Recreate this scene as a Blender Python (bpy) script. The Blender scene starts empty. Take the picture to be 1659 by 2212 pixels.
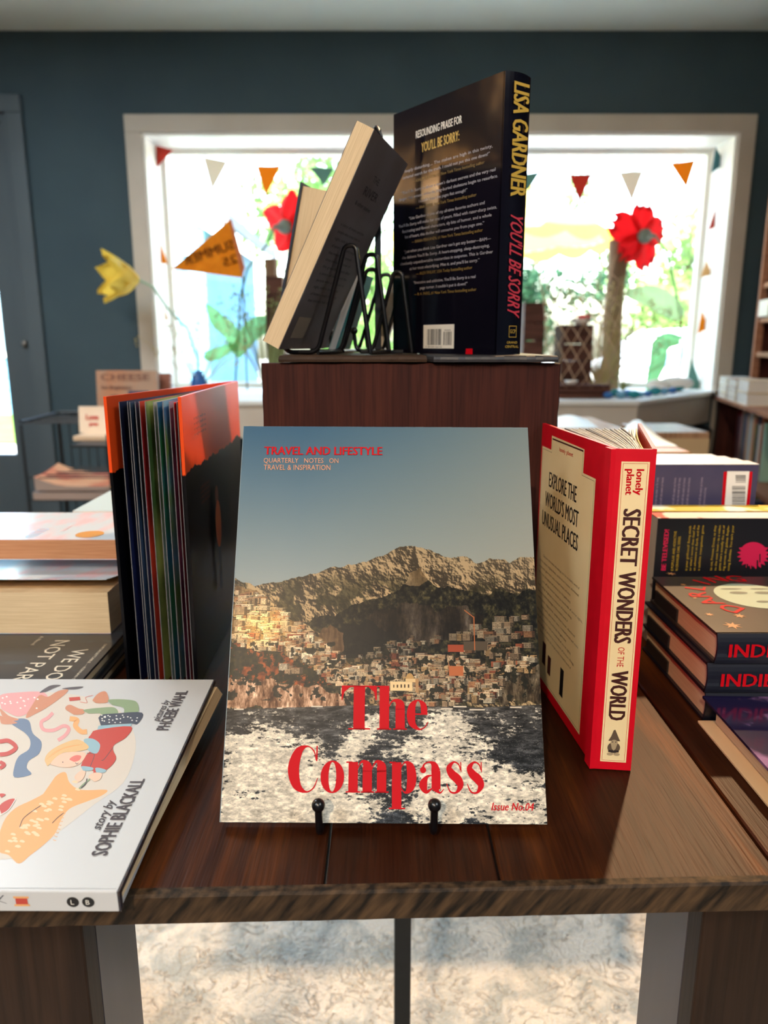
import bpy, bmesh, math, random
import numpy as np
from mathutils import Vector, Matrix, noise as mnoise
random.seed(7)
SC = bpy.context.scene
COL = SC.collection
R = math.radians
TH = R(12.8); F = 1600.0; CZ = 1.077            # camera pitch, focal length in pixels of 1659x2212, camera height
TZ = 0.75                                        # table top
# ------------------------------------------------------------------ camera, world, sun, exposure
cam = bpy.data.cameras.new('camera'); co = bpy.data.objects.new('camera', cam); COL.objects.link(co)
co.location = (0, 0, CZ); co.rotation_euler = (R(90) - TH, 0, 0)
cam.sensor_fit = 'VERTICAL'; cam.sensor_height = 36; cam.lens = F / 2212 * 36
cam.clip_start = .02; cam.clip_end = 200
cam.dof.use_dof = True; cam.dof.focus_distance = .56; cam.dof.aperture_fstop = 6.5
SC.camera = co
w = bpy.data.worlds.new('world'); SC.world = w; w.use_nodes = True
nt = w.node_tree; bg = nt.nodes['Background']
sky = nt.nodes.new('ShaderNodeTexSky'); sky.sky_type = 'NISHITA'; sky.sun_disc = False
sky.sun_elevation = R(52); sky.sun_rotation = R(205); sky.air_density = 1.3; sky.dust_density = 4.0
nt.links.new(sky.outputs[0], bg.inputs[0]); bg.inputs[1].default_value = 1.15
sl = bpy.data.lights.new('sun', 'SUN'); sl.energy = 6.5; sl.angle = R(1); sl.color = (1, .95, .86)
so = bpy.data.objects.new('sun', sl); COL.objects.link(so)
so.rotation_euler = Vector((-.55, -.62, .95)).to_track_quat('Z', 'Y').to_euler()
vs = SC.view_settings; vs.view_transform = 'Standard'; vs.look = 'None'; vs.gamma = 1; vs.exposure = 1.4
vs.use_curve_mapping = False
SC.cycles.use_denoising = True; SC.cycles.max_bounces = 7; SC.cycles.diffuse_bounces = 4
SC.cycles.glossy_bounces = 3; SC.cycles.transparent_max_bounces = 12; SC.cycles.sample_clamp_indirect = 6
LAMP_W = 26.0                                    # watts of each ceiling lamp
# ------------------------------------------------------------------ layout helpers
def ray(x, y):
    a = (x - 829.5) / F; b = -(y - 1106) / F; c, s = math.cos(TH), math.sin(TH)
    return Vector((a, c + b * s, -s + b * c))
def onz(x, y, z):
    r = ray(x, y); t = (z - CZ) / r.z; return Vector((r.x * t, r.y * t, z))
def ony(x, y, Y):
    r = ray(x, y); t = Y / r.y; return Vector((r.x * t, Y, CZ + r.z * t))
# ------------------------------------------------------------------ materials
MATS = {}
def lin(c):
    return tuple(((v / 255) / 12.92 if v <= 10.3 else ((v / 255 + .055) / 1.055) ** 2.4) for v in c) + (1,)
def mat(name, c, rough=.6, spec=.5, metal=0, c2=None, scale=8, stretch=(1, 1, 1), bump=0, bscale=None, emit=None, es=0,
        detail=4, lo=.35, hi=.65, coat=0, trans=0):
    if name in MATS: return MATS[name]
    m = bpy.data.materials.new(name); m.use_nodes = True; n = m.node_tree; p = n.nodes['Principled BSDF']
    p.inputs['Base Color'].default_value = lin(c); p.inputs['Roughness'].default_value = rough
    p.inputs['Specular IOR Level'].default_value = spec; p.inputs['Metallic'].default_value = metal
    if coat: p.inputs['Coat Weight'].default_value = coat; p.inputs['Coat Roughness'].default_value = .12
    if emit: p.inputs['Emission Color'].default_value = lin(emit); p.inputs['Emission Strength'].default_value = es
    if c2 is not None or bump:
        tc = n.nodes.new('ShaderNodeTexCoord'); mp = n.nodes.new('ShaderNodeMapping'); mp.inputs['Scale'].default_value = stretch
        n.links.new(tc.outputs['Object'], mp.inputs[0])
        nz = n.nodes.new('ShaderNodeTexNoise'); nz.inputs['Scale'].default_value = scale; nz.inputs['Detail'].default_value = detail
        n.links.new(mp.outputs[0], nz.inputs[0])
        if c2 is not None:
            cr = n.nodes.new('ShaderNodeValToRGB'); e = cr.color_ramp.elements
            e[0].position = lo; e[0].color = lin(c); e[1].position = hi; e[1].color = lin(c2)
            n.links.new(nz.outputs['Fac'], cr.inputs[0]); n.links.new(cr.outputs[0], p.inputs['Base Color'])
        if bump:
            bn = n.nodes.new('ShaderNodeBump'); bn.inputs['Strength'].default_value = min(1, bump); bn.inputs['Distance'].default_value = .001 * max(1, bump)
            n.links.new(nz.outputs['Fac'], bn.inputs['Height']); n.links.new(bn.outputs[0], p.inputs['Normal'])
    if trans:
        tr = n.nodes.new('ShaderNodeBsdfTranslucent'); tr.inputs[0].default_value = lin(c); mx = n.nodes.new('ShaderNodeMixShader')
        mx.inputs[0].default_value = trans; n.links.new(p.outputs[0], mx.inputs[1]); n.links.new(tr.outputs[0], mx.inputs[2])
        n.links.new(mx.outputs[0], n.nodes['Material Output'].inputs[0])
    MATS[name] = m; return m
def wood(name, c1, c2, c3, axis='Y', scale=1.0, rough=.35, fine=220, bump=.4, coat=0):
    """long-grained wood: stretched noise for figure, very fine stretched noise for pores"""
    if name in MATS: return MATS[name]
    m = bpy.data.materials.new(name); m.use_nodes = True; n = m.node_tree; p = n.nodes['Principled BSDF']; L = n.links.new
    tc = n.nodes.new('ShaderNodeTexCoord'); k = {'X': 0, 'Y': 1, 'Z': 2}[axis]
    oi = n.nodes.new('ShaderNodeObjectInfo'); ad = n.nodes.new('ShaderNodeVectorMath'); ad.operation = 'ADD'
    mu = n.nodes.new('ShaderNodeMath'); mu.operation = 'MULTIPLY'; mu.inputs[1].default_value = 7.3; L(oi.outputs['Random'], mu.inputs[0])
    L(tc.outputs['Object'], ad.inputs[0]); L(mu.outputs[0], ad.inputs[1])
    def nz(sc, st, det, dist=0):
        mp = n.nodes.new('ShaderNodeMapping'); v = [1, 1, 1]; v[k] = st; mp.inputs['Scale'].default_value = v
        L(ad.outputs[0], mp.inputs[0]); t = n.nodes.new('ShaderNodeTexNoise'); t.inputs['Scale'].default_value = sc * scale
        t.inputs['Detail'].default_value = det; t.inputs['Distortion'].default_value = dist; L(mp.outputs[0], t.inputs[0]); return t.outputs['Fac']
    big = nz(14, .13, 3, .6); mid = nz(60, .07, 4, .3); fin = nz(fine, .035, 2)
    cr = n.nodes.new('ShaderNodeValToRGB'); e = cr.color_ramp.elements
    e[0].position = .3; e[0].color = lin(c1); e[1].position = .72; e[1].color = lin(c3); q = e.new(.52); q.color = lin(c2)
    a = n.nodes.new('ShaderNodeMath'); a.operation = 'MULTIPLY_ADD'; L(mid, a.inputs[0]); a.inputs[1].default_value = .45
    b = n.nodes.new('ShaderNodeMath'); b.operation = 'MULTIPLY'; L(big, b.inputs[0]); b.inputs[1].default_value = .55; L(b.outputs[0], a.inputs[2])
    L(a.outputs[0], cr.inputs[0])
    mx = n.nodes.new('ShaderNodeMix'); mx.data_type = 'RGBA'; mx.blend_type = 'MULTIPLY'; mx.inputs[0].default_value = .55
    c4 = n.nodes.new('ShaderNodeValToRGB'); e = c4.color_ramp.elements; e[0].position = .35; e[0].color = (.35, .35, .35, 1); e[1].position = .55; e[1].color = (1, 1, 1, 1)
    L(fin, c4.inputs[0]); L(cr.outputs[0], mx.inputs[6]); L(c4.outputs[0], mx.inputs[7]); L(mx.outputs[2], p.inputs['Base Color'])
    bn = n.nodes.new('ShaderNodeBump'); bn.inputs['Strength'].default_value = bump; bn.inputs['Distance'].default_value = .0006
    L(fin, bn.inputs['Height']); L(bn.outputs[0], p.inputs['Normal'])
    p.inputs['Roughness'].default_value = rough; p.inputs['Specular IOR Level'].default_value = .18
    if coat: p.inputs['Coat Weight'].default_value = coat; p.inputs['Coat Roughness'].default_value = .15
    MATS[name] = m; return m
# ------------------------------------------------------------------ mesh builder
class MB:
    def __init__(s): s.v = []; s.f = []; s.m = []; s.mats = []; s.uv = None; s.sm = []
    def mi(s, m):
        if m not in s.mats: s.mats.append(m)
        return s.mats.index(m)
    def add(s, vs_, fs, m=None, smooth=False):
        b = len(s.v); s.v += [tuple(q) for q in vs_]; k = s.mi(m) if m else 0
        for f in fs: s.f.append(tuple(i + b for i in f)); s.m.append(k); s.sm.append(smooth)
        return s
    def box(s, lo, hi, m=None, M=None, bv=0):
        (x0, y0, z0), (x1, y1, z1) = lo, hi
        if bv:                                     # chamfered box: 24 verts
            b = bv; P = []; F_ = []
            bm = bmesh.new(); bmesh.ops.create_cube(bm, size=1)
            for q in bm.verts: q.co = Vector(((q.co.x + .5) * (x1 - x0) + x0, (q.co.y + .5) * (y1 - y0) + y0, (q.co.z + .5) * (z1 - z0) + z0))
            bmesh.ops.bevel(bm, geom=bm.edges[:], offset=b, segments=2, profile=.5, affect='EDGES'); bm.verts.index_update()
            P = [(M @ q.co if M else q.co.copy()) for q in bm.verts]; F_ = [[q.index for q in f.verts] for f in bm.faces]; bm.free()
            return s.add(P, F_, m)
        P = [(x0, y0, z0), (x1, y0, z0), (x1, y1, z0), (x0, y1, z0), (x0, y0, z1), (x1, y0, z1), (x1, y1, z1), (x0, y1, z1)]
        if M: P = [M @ Vector(q) for q in P]
        return s.add(P, [(0, 3, 2, 1), (4, 5, 6, 7), (0, 1, 5, 4), (1, 2, 6, 5), (2, 3, 7, 6), (3, 0, 4, 7)], m)
    def hexa(s, P, m=None):                       # 8 corners in the order of box
        return s.add(P, [(0, 3, 2, 1), (4, 5, 6, 7), (0, 1, 5, 4), (1, 2, 6, 5), (2, 3, 7, 6), (3, 0, 4, 7)], m)
    def prism(s, poly, d, m=None, smooth=False):  # poly 3D points, d extrusion vector
        n = len(poly); d = Vector(d); A = [Vector(q) for q in poly]; B = [q + d for q in A]
        s.add(A + B, [tuple(range(n))[::-1], tuple(range(n, 2 * n))], m)
        s.add(A + B, [(i, (i + 1) % n, n + (i + 1) % n, n + i) for i in range(n)], m, smooth)
        return s
    def tube(s, pts, r, m=None, seg=8, cap=True, closed=False):
        pts = [Vector(p) for p in pts]; n = len(pts); rr = r if isinstance(r, (list, tuple)) else [r] * n
        V = []; up = None
        for i, p in enumerate(pts):
            if closed: t = pts[(i + 1) % n] - pts[i - 1]
            else: t = pts[min(i + 1, n - 1)] - pts[max(i - 1, 0)]
            t = t.normalized() if t.length else Vector((0, 0, 1))
            if up is None: up = t.orthogonal().normalized()
            up = (up - t * up.dot(t)); up = up.normalized() if up.length > 1e-6 else t.orthogonal().normalized()
            q = t.cross(up)
            for k in range(seg):
                a = 2 * math.pi * k / seg; V.append(p + (up * math.cos(a) + q * math.sin(a)) * rr[i])
        Fs = []
        for i in range(n if closed else n - 1):
            j = (i + 1) % n
            for k in range(seg): Fs.append((i * seg + k, i * seg + (k + 1) % seg, j * seg + (k + 1) % seg, j * seg + k))
        s.add(V, Fs, m, True)
        if cap and not closed: s.add(V, [tuple(range(seg))[::-1], tuple(range((n - 1) * seg, n * seg))], m)
        return s
    def ball(s, c, r, m=None, seg=12, rings=8, sc=(1, 1, 1), M=None):
        c = Vector(c); V = [Vector((0, 0, r * sc[2]))]
        for i in range(1, rings):
            a = math.pi * i / rings
            for k in range(seg):
                b = 2 * math.pi * k / seg; V.append(Vector((r * sc[0] * math.sin(a) * math.cos(b), r * sc[1] * math.sin(a) * math.sin(b), r * sc[2] * math.cos(a))))
        V.append(Vector((0, 0, -r * sc[2]))); Fs = [(0, 1 + k, 1 + (k + 1) % seg) for k in range(seg)]
        for i in range(rings - 2):
            for k in range(seg):
                a = 1 + i * seg; Fs.append((a + k, a + seg + k, a + seg + (k + 1) % seg, a + (k + 1) % seg))
        l = len(V) - 1; a = 1 + (rings - 2) * seg
        Fs += [(l, a + (k + 1) % seg, a + k) for k in range(seg)]
        V = [(M @ q if M else q) + c for q in V]
        return s.add(V, Fs, m, True)
    def lathe(s, c, prof, m=None, seg=24):
        V = []; c = Vector(c)
        for (r, z) in prof:
            for k in range(seg):
                a = 2 * math.pi * k / seg; V.append(c + Vector((r * math.cos(a), r * math.sin(a), z)))
        Fs = [(i * seg + k, i * seg + (k + 1) % seg, (i + 1) * seg + (k + 1) % seg, (i + 1) * seg + k) for i in range(len(prof) - 1) for k in range(seg)]
        return s.add(V, Fs, m, True)
    def grid(s, P, m=None, smooth=True):          # P[i][j] points
        a = len(P); b = len(P[0])
        return s.add([q for r_ in P for q in r_], [(i * b + j, (i + 1) * b + j, (i + 1) * b + j + 1, i * b + j + 1) for i in range(a - 1) for j in range(b - 1)], m, smooth)
    def build(s, name, m=None, parent=None, off=None, fix=True):
        me = bpy.data.meshes.new(name); V = s.v
        if off is not None: o_ = Vector(off); V = [tuple(Vector(q) - o_) for q in V]
        me.from_pydata(V, [], s.f)
        for x in ([m] if m else s.mats): me.materials.append(x)
        if not m and len(s.mats) > 1: me.polygons.foreach_set('material_index', s.m)
        me.polygons.foreach_set('use_smooth', s.sm)
        me.validate(); me.update()
        o = bpy.data.objects.new(name, me); COL.objects.link(o)
        if off is not None and parent is None: o.location = Vector(off)
        if parent is not None: o.parent = parent
        return o
def tag(o, label=None, cat=None, group=None, kind=None):
    if label: o['label'] = label
    if cat: o['category'] = cat
    if group: o['group'] = group
    if kind: o['kind'] = kind
    return o
def empty(name, loc=(0, 0, 0), M=None, label=None, cat=None, group=None):
    o = bpy.data.objects.new(name, None); COL.objects.link(o); o.empty_display_size = .02
    if M is not None: o.matrix_world = M
    else: o.location = loc
    return tag(o, label, cat, group)
def frame(o, ex, ey, ez):
    ex, ey, ez = Vector(ex).normalized(), Vector(ey).normalized(), Vector(ez).normalized()
    return Matrix(((ex.x, ey.x, ez.x, o[0]), (ex.y, ey.y, ez.y, o[1]), (ex.z, ey.z, ez.z, o[2]), (0, 0, 0, 1)))
def struct(o, label=None): tag(o, label, None, None, 'structure'); return o
# ------------------------------------------------------------------ text
_tc = {}
def text_mesh(s):
    if s in _tc: return _tc[s]
    cu = bpy.data.curves.new('t', 'FONT'); cu.body = s; cu.size = 1; cu.resolution_u = 2
    o = bpy.data.objects.new('t', cu); COL.objects.link(o)
    dg = bpy.context.evaluated_depsgraph_get(); me = bpy.data.meshes.new_from_object(o.evaluated_get(dg))
    V = [tuple(v.co) for v in me.vertices]; Fc = [tuple(p.vertices) for p in me.polygons]
    bpy.data.objects.remove(o); bpy.data.meshes.remove(me); bpy.data.curves.remove(cu)
    _tc[s] = (V, Fc); return _tc[s]
CAPH = None
def lettering(parent, name, lines, M, eps=.00015, matd=None):
    """lines: (string, x, y, cap_height, width or None, material, shear); x,y = baseline start in the plane of M"""
    global CAPH
    if CAPH is None: CAPH = max(v[1] for v in text_mesh('H')[0])
    b = MB()
    for L in lines:
        s, x, y, h, wd, m = L[:6]; sh = L[6] if len(L) > 6 else 0; bold = L[7] if len(L) > 7 else 0
        V, Fc = text_mesh(s)
        if not V: continue
        x0 = min(v[0] for v in V); x1 = max(v[0] for v in V); k = h / CAPH
        kx = wd / (x1 - x0) if wd else k
        reps = [0] if not bold else [-bold, 0, bold]
        for q, dx in enumerate(reps):
            b.add([M @ Vector((x + (v[0] - x0) * kx + v[1] * k * sh + dx, y + v[1] * k, eps + q * 1e-6)) for v in V], Fc, m)
    return b.build(name, None, parent)
def plane_M(o, u, v):
    u = Vector(u).normalized(); v = Vector(v).normalized(); n = u.cross(v); return frame(o, u, v, n)
def flat(b, pts, M, z, m):                        # printed flat shape
    b.add([M @ Vector((p[0], p[1], z)) for p in pts], [tuple(range(len(pts)))], m)
def rect(b, x0, y0, x1, y1, M, z, m): flat(b, [(x0, y0), (x1, y0), (x1, y1), (x0, y1)], M, z, m)
def barcode(parent, M, x, y, wd, h, vertical=False, seed=3, digits=True):
    rr = random.Random(seed); b = MB(); W = mat('label_white', (235, 228, 215), .5); K = mat('ink_black', (18, 16, 20), .5)
    rect(b, x, y, x + wd, y + h, M, .0002, W)
    def bars(a0, a1, y0, y1):
        p = a0
        while p < a1 - wd * .012:
            t = wd * rr.choice([.008, .014, .02]); rect(b, p, y0, min(p + t, a1), y1, M, .0003, K); p += t + wd * rr.choice([.008, .013, .02])
    bars(x + wd * .13, x + wd * .6, y + h * .14, y + h * .82); bars(x + wd * .67, x + wd * .93, y + h * .14, y + h * .7)
    o = b.build('barcode_label', None, parent)
    if digits: lettering(o, 'barcode_digits', [('9 781538 765142', x + wd * .08, y + h * .03, h * .07, wd * .54, K), ('90000', x + wd * .69, y + h * .73, h * .06, wd * .2, K)], M, .0003)
    return o
# ------------------------------------------------------------------ common materials
PAGE = mat('paper_pages', (226, 205, 172), .8, .2, c2=(190, 165, 130), scale=30, stretch=(1, 1, 60), lo=.3, hi=.8)
PAGEZ = mat('paper_pages_cream', (232, 208, 170), .8, .2, c2=(205, 178, 138), scale=25, stretch=(1.0, 1.0, 70), lo=.3, hi=.8)
PAGEW = mat('paper_pages_white', (238, 234, 225), .8, .2, c2=(200, 195, 188), scale=25, stretch=(1, 1, 70), lo=.3, hi=.8)
WHITE = mat('white_print', (240, 236, 226), .5); BLACK = mat('ink_black', (18, 16, 20), .5)
RED = mat('red_print', (196, 8, 24), .5, .12); WIRE = mat('black_enamel_wire', (12, 12, 16), .28, .6)
# ------------------------------------------------------------------ book
def book(name, label, M, w_, h, t, cover, pages=PAGE, hard=True, group=None, cat='book', ov=.003, bt=.0025, round_=.0, spine=None, lift=0, edge=None):
    """local X: spine to fore-edge, Y: foot to head, Z: back cover to front cover"""
    e = empty(name, M=M, label=label, cat=cat, group=group)
    b = MB()
    if not hard: bt = .0006; ov = 0
    sp = spine or cover
    # back and front board
    b.box((.0, 0, 0), (w_, h, bt), cover)
    if lift:                                       # front cover curls up towards the fore-edge
        n = 12; P = []; Q = []
        for i in range(n + 1):
            u = i / n; z = t - bt + lift * u ** 2.2; P.append([(u * w_, 0, z), (u * w_, h, z)]); Q.append([(u * w_, 0, z + bt), (u * w_, h, z + bt)])
        b.grid([[q[0], q[1]] for q in Q], cover); b.grid([[q[1], q[0]] for q in P], pages)
        for k in (0, 1): b.grid([[P[i][k], Q[i][k]] for i in range(n + 1)][::1 if k else -1], cover)
        b.add([P[n][0], P[n][1], Q[n][1], Q[n][0]], [(0, 1, 2, 3)], cover)
    else: b.box((0, 0, t - bt), (w_, h, t), cover)
    # spine, rounded outwards by round_
    n = 8 if round_ else 1; po = []; pi_ = []
    for i in range(n + 1):
        z = t * i / n; x = -round_ * math.sin(math.pi * i / n); po.append((x - .0004, z)); pi_.append((x + bt * .8, z))
    ring = po + pi_[::-1]; b.prism([(x, 0, z) for x, z in ring], (0, h, 0), sp)
    b.build('cover', None, e)
    p = MB(); p.box((bt, ov, bt), (w_ - ov * 1.3, h - ov, t - bt)); p.build('page_block', pages, e)
    return e
def back_plane(w_, h): return plane_M((w_, 0, 0), (-1, 0, 0), (0, 1, 0))          # reads from outside, origin foot / fore-edge
def spine_plane(h, off=0): return plane_M((-.0004 - off, h, 0), (0, -1, 0), (0, 0, 1))  # reads head to foot
def front_plane(t): return Matrix.Translation((0, 0, t))
# ================================================================== SETTING
WALLC = mat('wall_paint_blue_grey', (66, 84, 92), .75, .3, c2=(60, 78, 87), scale=3, bump=.15)
CEILC = mat('ceiling_paint', (238, 243, 228), .85, .2, c2=(234, 238, 222), scale=2)
CASE = mat('window_casing_paint', (196, 186, 172), .55, .4, c2=(188, 178, 164), scale=5)
JAMB = mat('white_jamb_paint', (236, 234, 226), .5, .4)
DOORC = mat('door_paint_grey', (84, 96, 102), .5, .45, c2=(76, 88, 95), scale=6, stretch=(1, 1, .2))
FLOORW = wood('floor_wood', (88, 62, 42), (110, 80, 55), (132, 98, 70), 'Y')
WY = 3.7; CH = 2.44
def wallbox(name, lo, hi, m, label): return struct(MB().box(lo, hi).build(name, m), label)
wallbox('floor', (-3.2, -4, -.1), (2.75, 4.1, 0), FLOORW, 'wooden floor under the rug')
wallbox('ceiling', (-3.2, -4, CH), (2.75, 4.4, CH + .15), CEILC, 'pale ceiling')
b = MB()                                          # window wall with door and window openings
WX0, WX1, WZ0, WZ1 = -1.11, 1.625, .85, 2.02; DX0, DX1, DZ1 = -2.55, -1.72, 2.10
b.box((DX1, WY, 0), (WX0, WY + .3, CH)); b.box((WX0, WY, WZ1), (WX1, WY + .3, CH)); b.box((WX0, WY, 0), (WX1, WY + .3, WZ0))
b.box((WX1, WY, 0), (2.75, WY + .3, CH)); b.box((DX0, WY, DZ1), (DX1, WY + .3, CH)); b.box((-3.2, WY, 0), (DX0, WY + .3, CH))
struct(b.build('wall_front', WALLC), 'blue grey wall around the shop window')
wallbox('wall_left', (-3.3, -4, 0), (-3.2, 4, CH), WALLC, 'blue grey side wall')
wallbox('wall_right', (2.75, -4, 0), (2.85, 4, CH), WALLC, 'blue grey side wall')
wallbox('wall_back', (-3.2, -4.1, 0), (2.75, -4, CH), WALLC, 'blue grey rear wall')
# window: casing boards, jamb, sash frame, pane
win = struct(empty('window_1', (0, WY, WZ0)), 'large shop window in a beige casing'); ow = (0, WY, WZ0)
b = MB(); b.box((WX0 - .075, WY - .02, WZ1), (WX1 + .075, WY, WZ1 + .075), bv=.003); b.build('head_casing', CASE, win, ow)
for sx in (WX0 - .075, WX1):
    b = MB(); b.box((sx, WY - .02, .35), (sx + .075, WY, WZ1), bv=.003); b.build('side_casing', CASE, win, ow)
b = MB(); b.box((WX0, WY - .005, WZ1 - .012), (WX1, WY + .3, WZ1)); b.box((WX0, WY - .005, WZ0), (WX0 + .012, WY + .3, WZ1 - .012)); b.box((WX1 - .012, WY - .005, WZ0), (WX1, WY + .3, WZ1 - .012))
b.build('jamb', JAMB, win, ow)
b = MB()
for lo, hi in (((WX0 + .012, WY + .24, WZ1 - .036), (WX1 - .012, WY + .28, WZ1 - .012)), ((WX0 + .012, WY + .24, WZ0), (WX0 + .036, WY + .28, WZ1 - .036)), ((WX1 - .036, WY + .24, WZ0), (WX1 - .012, WY + .28, WZ1 - .036)), ((WX0 + .036, WY + .24, WZ0), (WX1 - .036, WY + .28, WZ0 + .03))): b.box(lo, hi)
b.build('sash_frame', JAMB, win, ow)
g = bpy.data.materials.new('window_glass'); g.use_nodes = True; n = g.node_tree; n.nodes.clear()
o_ = n.nodes.new('ShaderNodeOutputMaterial'); t_ = n.nodes.new('ShaderNodeBsdfTransparent'); t_.inputs[0].default_value = (.96, .98, .97, 1)
gl = n.nodes.new('ShaderNodeBsdfGlossy'); gl.inputs['Roughness'].default_value = .02; mx = n.nodes.new('ShaderNodeMixShader'); mx.inputs[0].default_value = .05
n.links.new(t_.outputs[0], mx.inputs[1]); n.links.new(gl.outputs[0], mx.inputs[2]); n.links.new(mx.outputs[0], o_.inputs[0]); GLASS = g
MB().box((WX0 + .034, WY + .258, WZ0 + .03), (WX1 - .034, WY + .262, WZ1 - .034)).build('pane', GLASS, win, ow)
# display platform in the window, chamfered at both ends
pf = struct(empty('trim_1', (0, WY, .70)), 'beige boxed display ledge under the shop window'); op = (0, WY, .70)
poly = [(-.75, 3.02), (1.035, 3.02), (1.64, 3.68), (1.60, 3.94), (-1.09, 3.94), (-1.16, 3.68)]
MB().prism([(x, y, .835) for x, y in poly], (0, 0, .016)).build('ledge_top', mat('ledge_white', (222, 222, 216), .5), pf, op)
b = MB(); fr = [(-1.13, 3.685), (-.74, 3.03), (1.03, 3.03), (1.61, 3.685)]
for (a, c) in zip(fr, fr[1:]):
    A = Vector((a[0], a[1], .70)); B = Vector((c[0], c[1], .70)); nn = (B - A).cross(Vector((0, 0, 1))).normalized() * -.018
    MB().prism([A, B, B + nn, A + nn], (0, 0, .135)).build('apron_panel', CASE, pf, op)
# door at the left
dr = struct(empty('door_1', (-2.1, WY, 0)), 'grey painted glass door at the left'); od = (-2.1, WY, 0)
b = MB(); b.box((DX1, WY - .03, 0), (DX1 + .075, WY, DZ1), bv=.004); b.build('side_casing', DOORC, dr, od)
b = MB(); b.box((DX0 - .075, WY - .03, 0), (DX0, WY, DZ1), bv=.004); b.build('side_casing', DOORC, dr, od)
b = MB(); b.box((DX0 - .075, WY - .03, DZ1), (DX1 + .075, WY, DZ1 + .075), bv=.004); b.build('head_casing', DOORC, dr, od)
b = MB(); b.box((DX1 - .03, WY - .01, 0), (DX1, WY + .08, DZ1)); b.box((DX0, WY - .01, 0), (DX0 + .03, WY + .08, DZ1)); b.box((DX0 + .03, WY - .01, DZ1 - .03), (DX1 - .03, WY + .08, DZ1)); b.build('door_frame', DOORC, dr, od)
b = MB(); b.box((DX1 - .14, WY + .02, .02), (DX1 - .032, WY + .06, DZ1 - .032)); b.box((DX0 + .032, WY + .02, .02), (DX0 + .14, WY + .06, DZ1 - .032)); b.box((DX0 + .14, WY + .02, .02), (DX1 - .14, WY + .06, .53)); b.box((DX0 + .14, WY + .02, DZ1 - .16), (DX1 - .14, WY + .06, DZ1 - .032))
b.build('door_leaf', DOORC, dr, od)
MB().box((DX0 + .14, WY + .035, .53), (DX1 - .14, WY + .04, DZ1 - .16)).build('pane', GLASS, dr, od)
p = ony(53, 742, WY - .02); MB().ball(p, .016).tube([p, p + Vector((0, .03, 0))], .006).build('door_latch', mat('brushed_metal', (150, 145, 138), .35, .5, 1), dr, od)
# rug with woven relief
def rug_mat():
    m = bpy.data.materials.new('rug_wool'); m.use_nodes = True; n = m.node_tree; p = n.nodes['Principled BSDF']; L = n.links.new
    p.inputs['Roughness'].default_value = .95; p.inputs['Specular IOR Level'].default_value = .1
    tc = n.nodes.new('ShaderNodeTexCoord')
    a = n.nodes.new('ShaderNodeTexNoise'); a.inputs['Scale'].default_value = 13; a.inputs['Detail'].default_value = 9; a.inputs['Distortion'].default_value = .6; a.inputs['Roughness'].default_value = .72; L(tc.outputs['Object'], a.inputs[0])
    cr = n.nodes.new('ShaderNodeValToRGB'); e = cr.color_ramp.elements; e[0].position = .40; e[0].color = lin((190, 196, 192)); e[1].position = .56; e[1].color = lin((240, 237, 226)); L(a.outputs[0], cr.inputs[0])
    p.inputs['Base Color'].default_value = (1, 1, 1, 1); L(cr.outputs[0], p.inputs['Base Color'])
    # tuft speckle
    f = n.nodes.new('ShaderNodeTexNoise'); f.inputs['Scale'].default_value = 170; f.inputs['Detail'].default_value = 3; L(tc.outputs['Object'], f.inputs[0])
    # raised outlines: contour lines of a distorted noise
    c = n.nodes.new('ShaderNodeTexNoise'); c.inputs['Scale'].default_value = 15; c.inputs['Detail'].default_value = 4; c.inputs['Distortion'].default_value = 1.2; L(tc.outputs['Object'], c.inputs[0])
    w1 = n.nodes.new('ShaderNodeMath'); w1.operation = 'MULTIPLY'; w1.inputs[1].default_value = 34; L(c.outputs[0], w1.inputs[0])
    w2 = n.nodes.new('ShaderNodeMath'); w2.operation = 'SINE'; L(w1.outputs[0], w2.inputs[0])
    cr2 = n.nodes.new('ShaderNodeValToRGB'); e = cr2.color_ramp.elements; e[0].position = .86; e[0].color = (0, 0, 0, 1); e[1].position = .99; e[1].color = (1, 1, 1, 1); L(w2.outputs[0], cr2.inputs[0])
    mk = n.nodes.new('ShaderNodeTexNoise'); mk.inputs['Scale'].default_value = 7; L(tc.outputs['Object'], mk.inputs[0])
    mr = n.nodes.new('ShaderNodeMapRange'); mr.inputs[1].default_value = .36; mr.inputs[2].default_value = .46; L(mk.outputs[0], mr.inputs[0])
    mm = n.nodes.new('ShaderNodeMath'); mm.operation = 'MULTIPLY'; L(cr2.outputs[0], mm.inputs[0]); L(mr.outputs[0], mm.inputs[1])
    ad = n.nodes.new('ShaderNodeMath'); ad.operation = 'MULTIPLY_ADD'; L(f.outputs[0], ad.inputs[0]); ad.inputs[1].default_value = .8; L(mm.outputs[0], ad.inputs[2])
    bn = n.nodes.new('ShaderNodeBump'); bn.inputs['Strength'].default_value = 1; bn.inputs['Distance'].default_value = .010; L(ad.outputs[0], bn.inputs['Height']); L(bn.outputs[0], p.inputs['Normal'])
    mx = n.nodes.new('ShaderNodeMix'); mx.data_type = 'RGBA'; mx.blend_type = 'MIX'; L(mm.outputs[0], mx.inputs[0]); L(cr.outputs[0], mx.inputs[6]); mx.inputs[7].default_value = lin((244, 238, 224)); L(mx.outputs[2], p.inputs['Base Color'])
    return m
N = 60; P = [[(-1.25 + 2.45 * i / N, -.4 + 2.6 * j / N, .008 + .0015 * mnoise.noise(Vector((i * .4, j * .4, 0)))) for j in range(N + 1)] for i in range(N + 1)]
b = MB(); b.grid(P); b.box((-1.25, -.4, .0005), (1.2, 2.2, .006)); r_ = b.build('area_rug', rug_mat()); tag(r_, 'cream and pale blue woven rug under the display table', 'rug')
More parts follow.
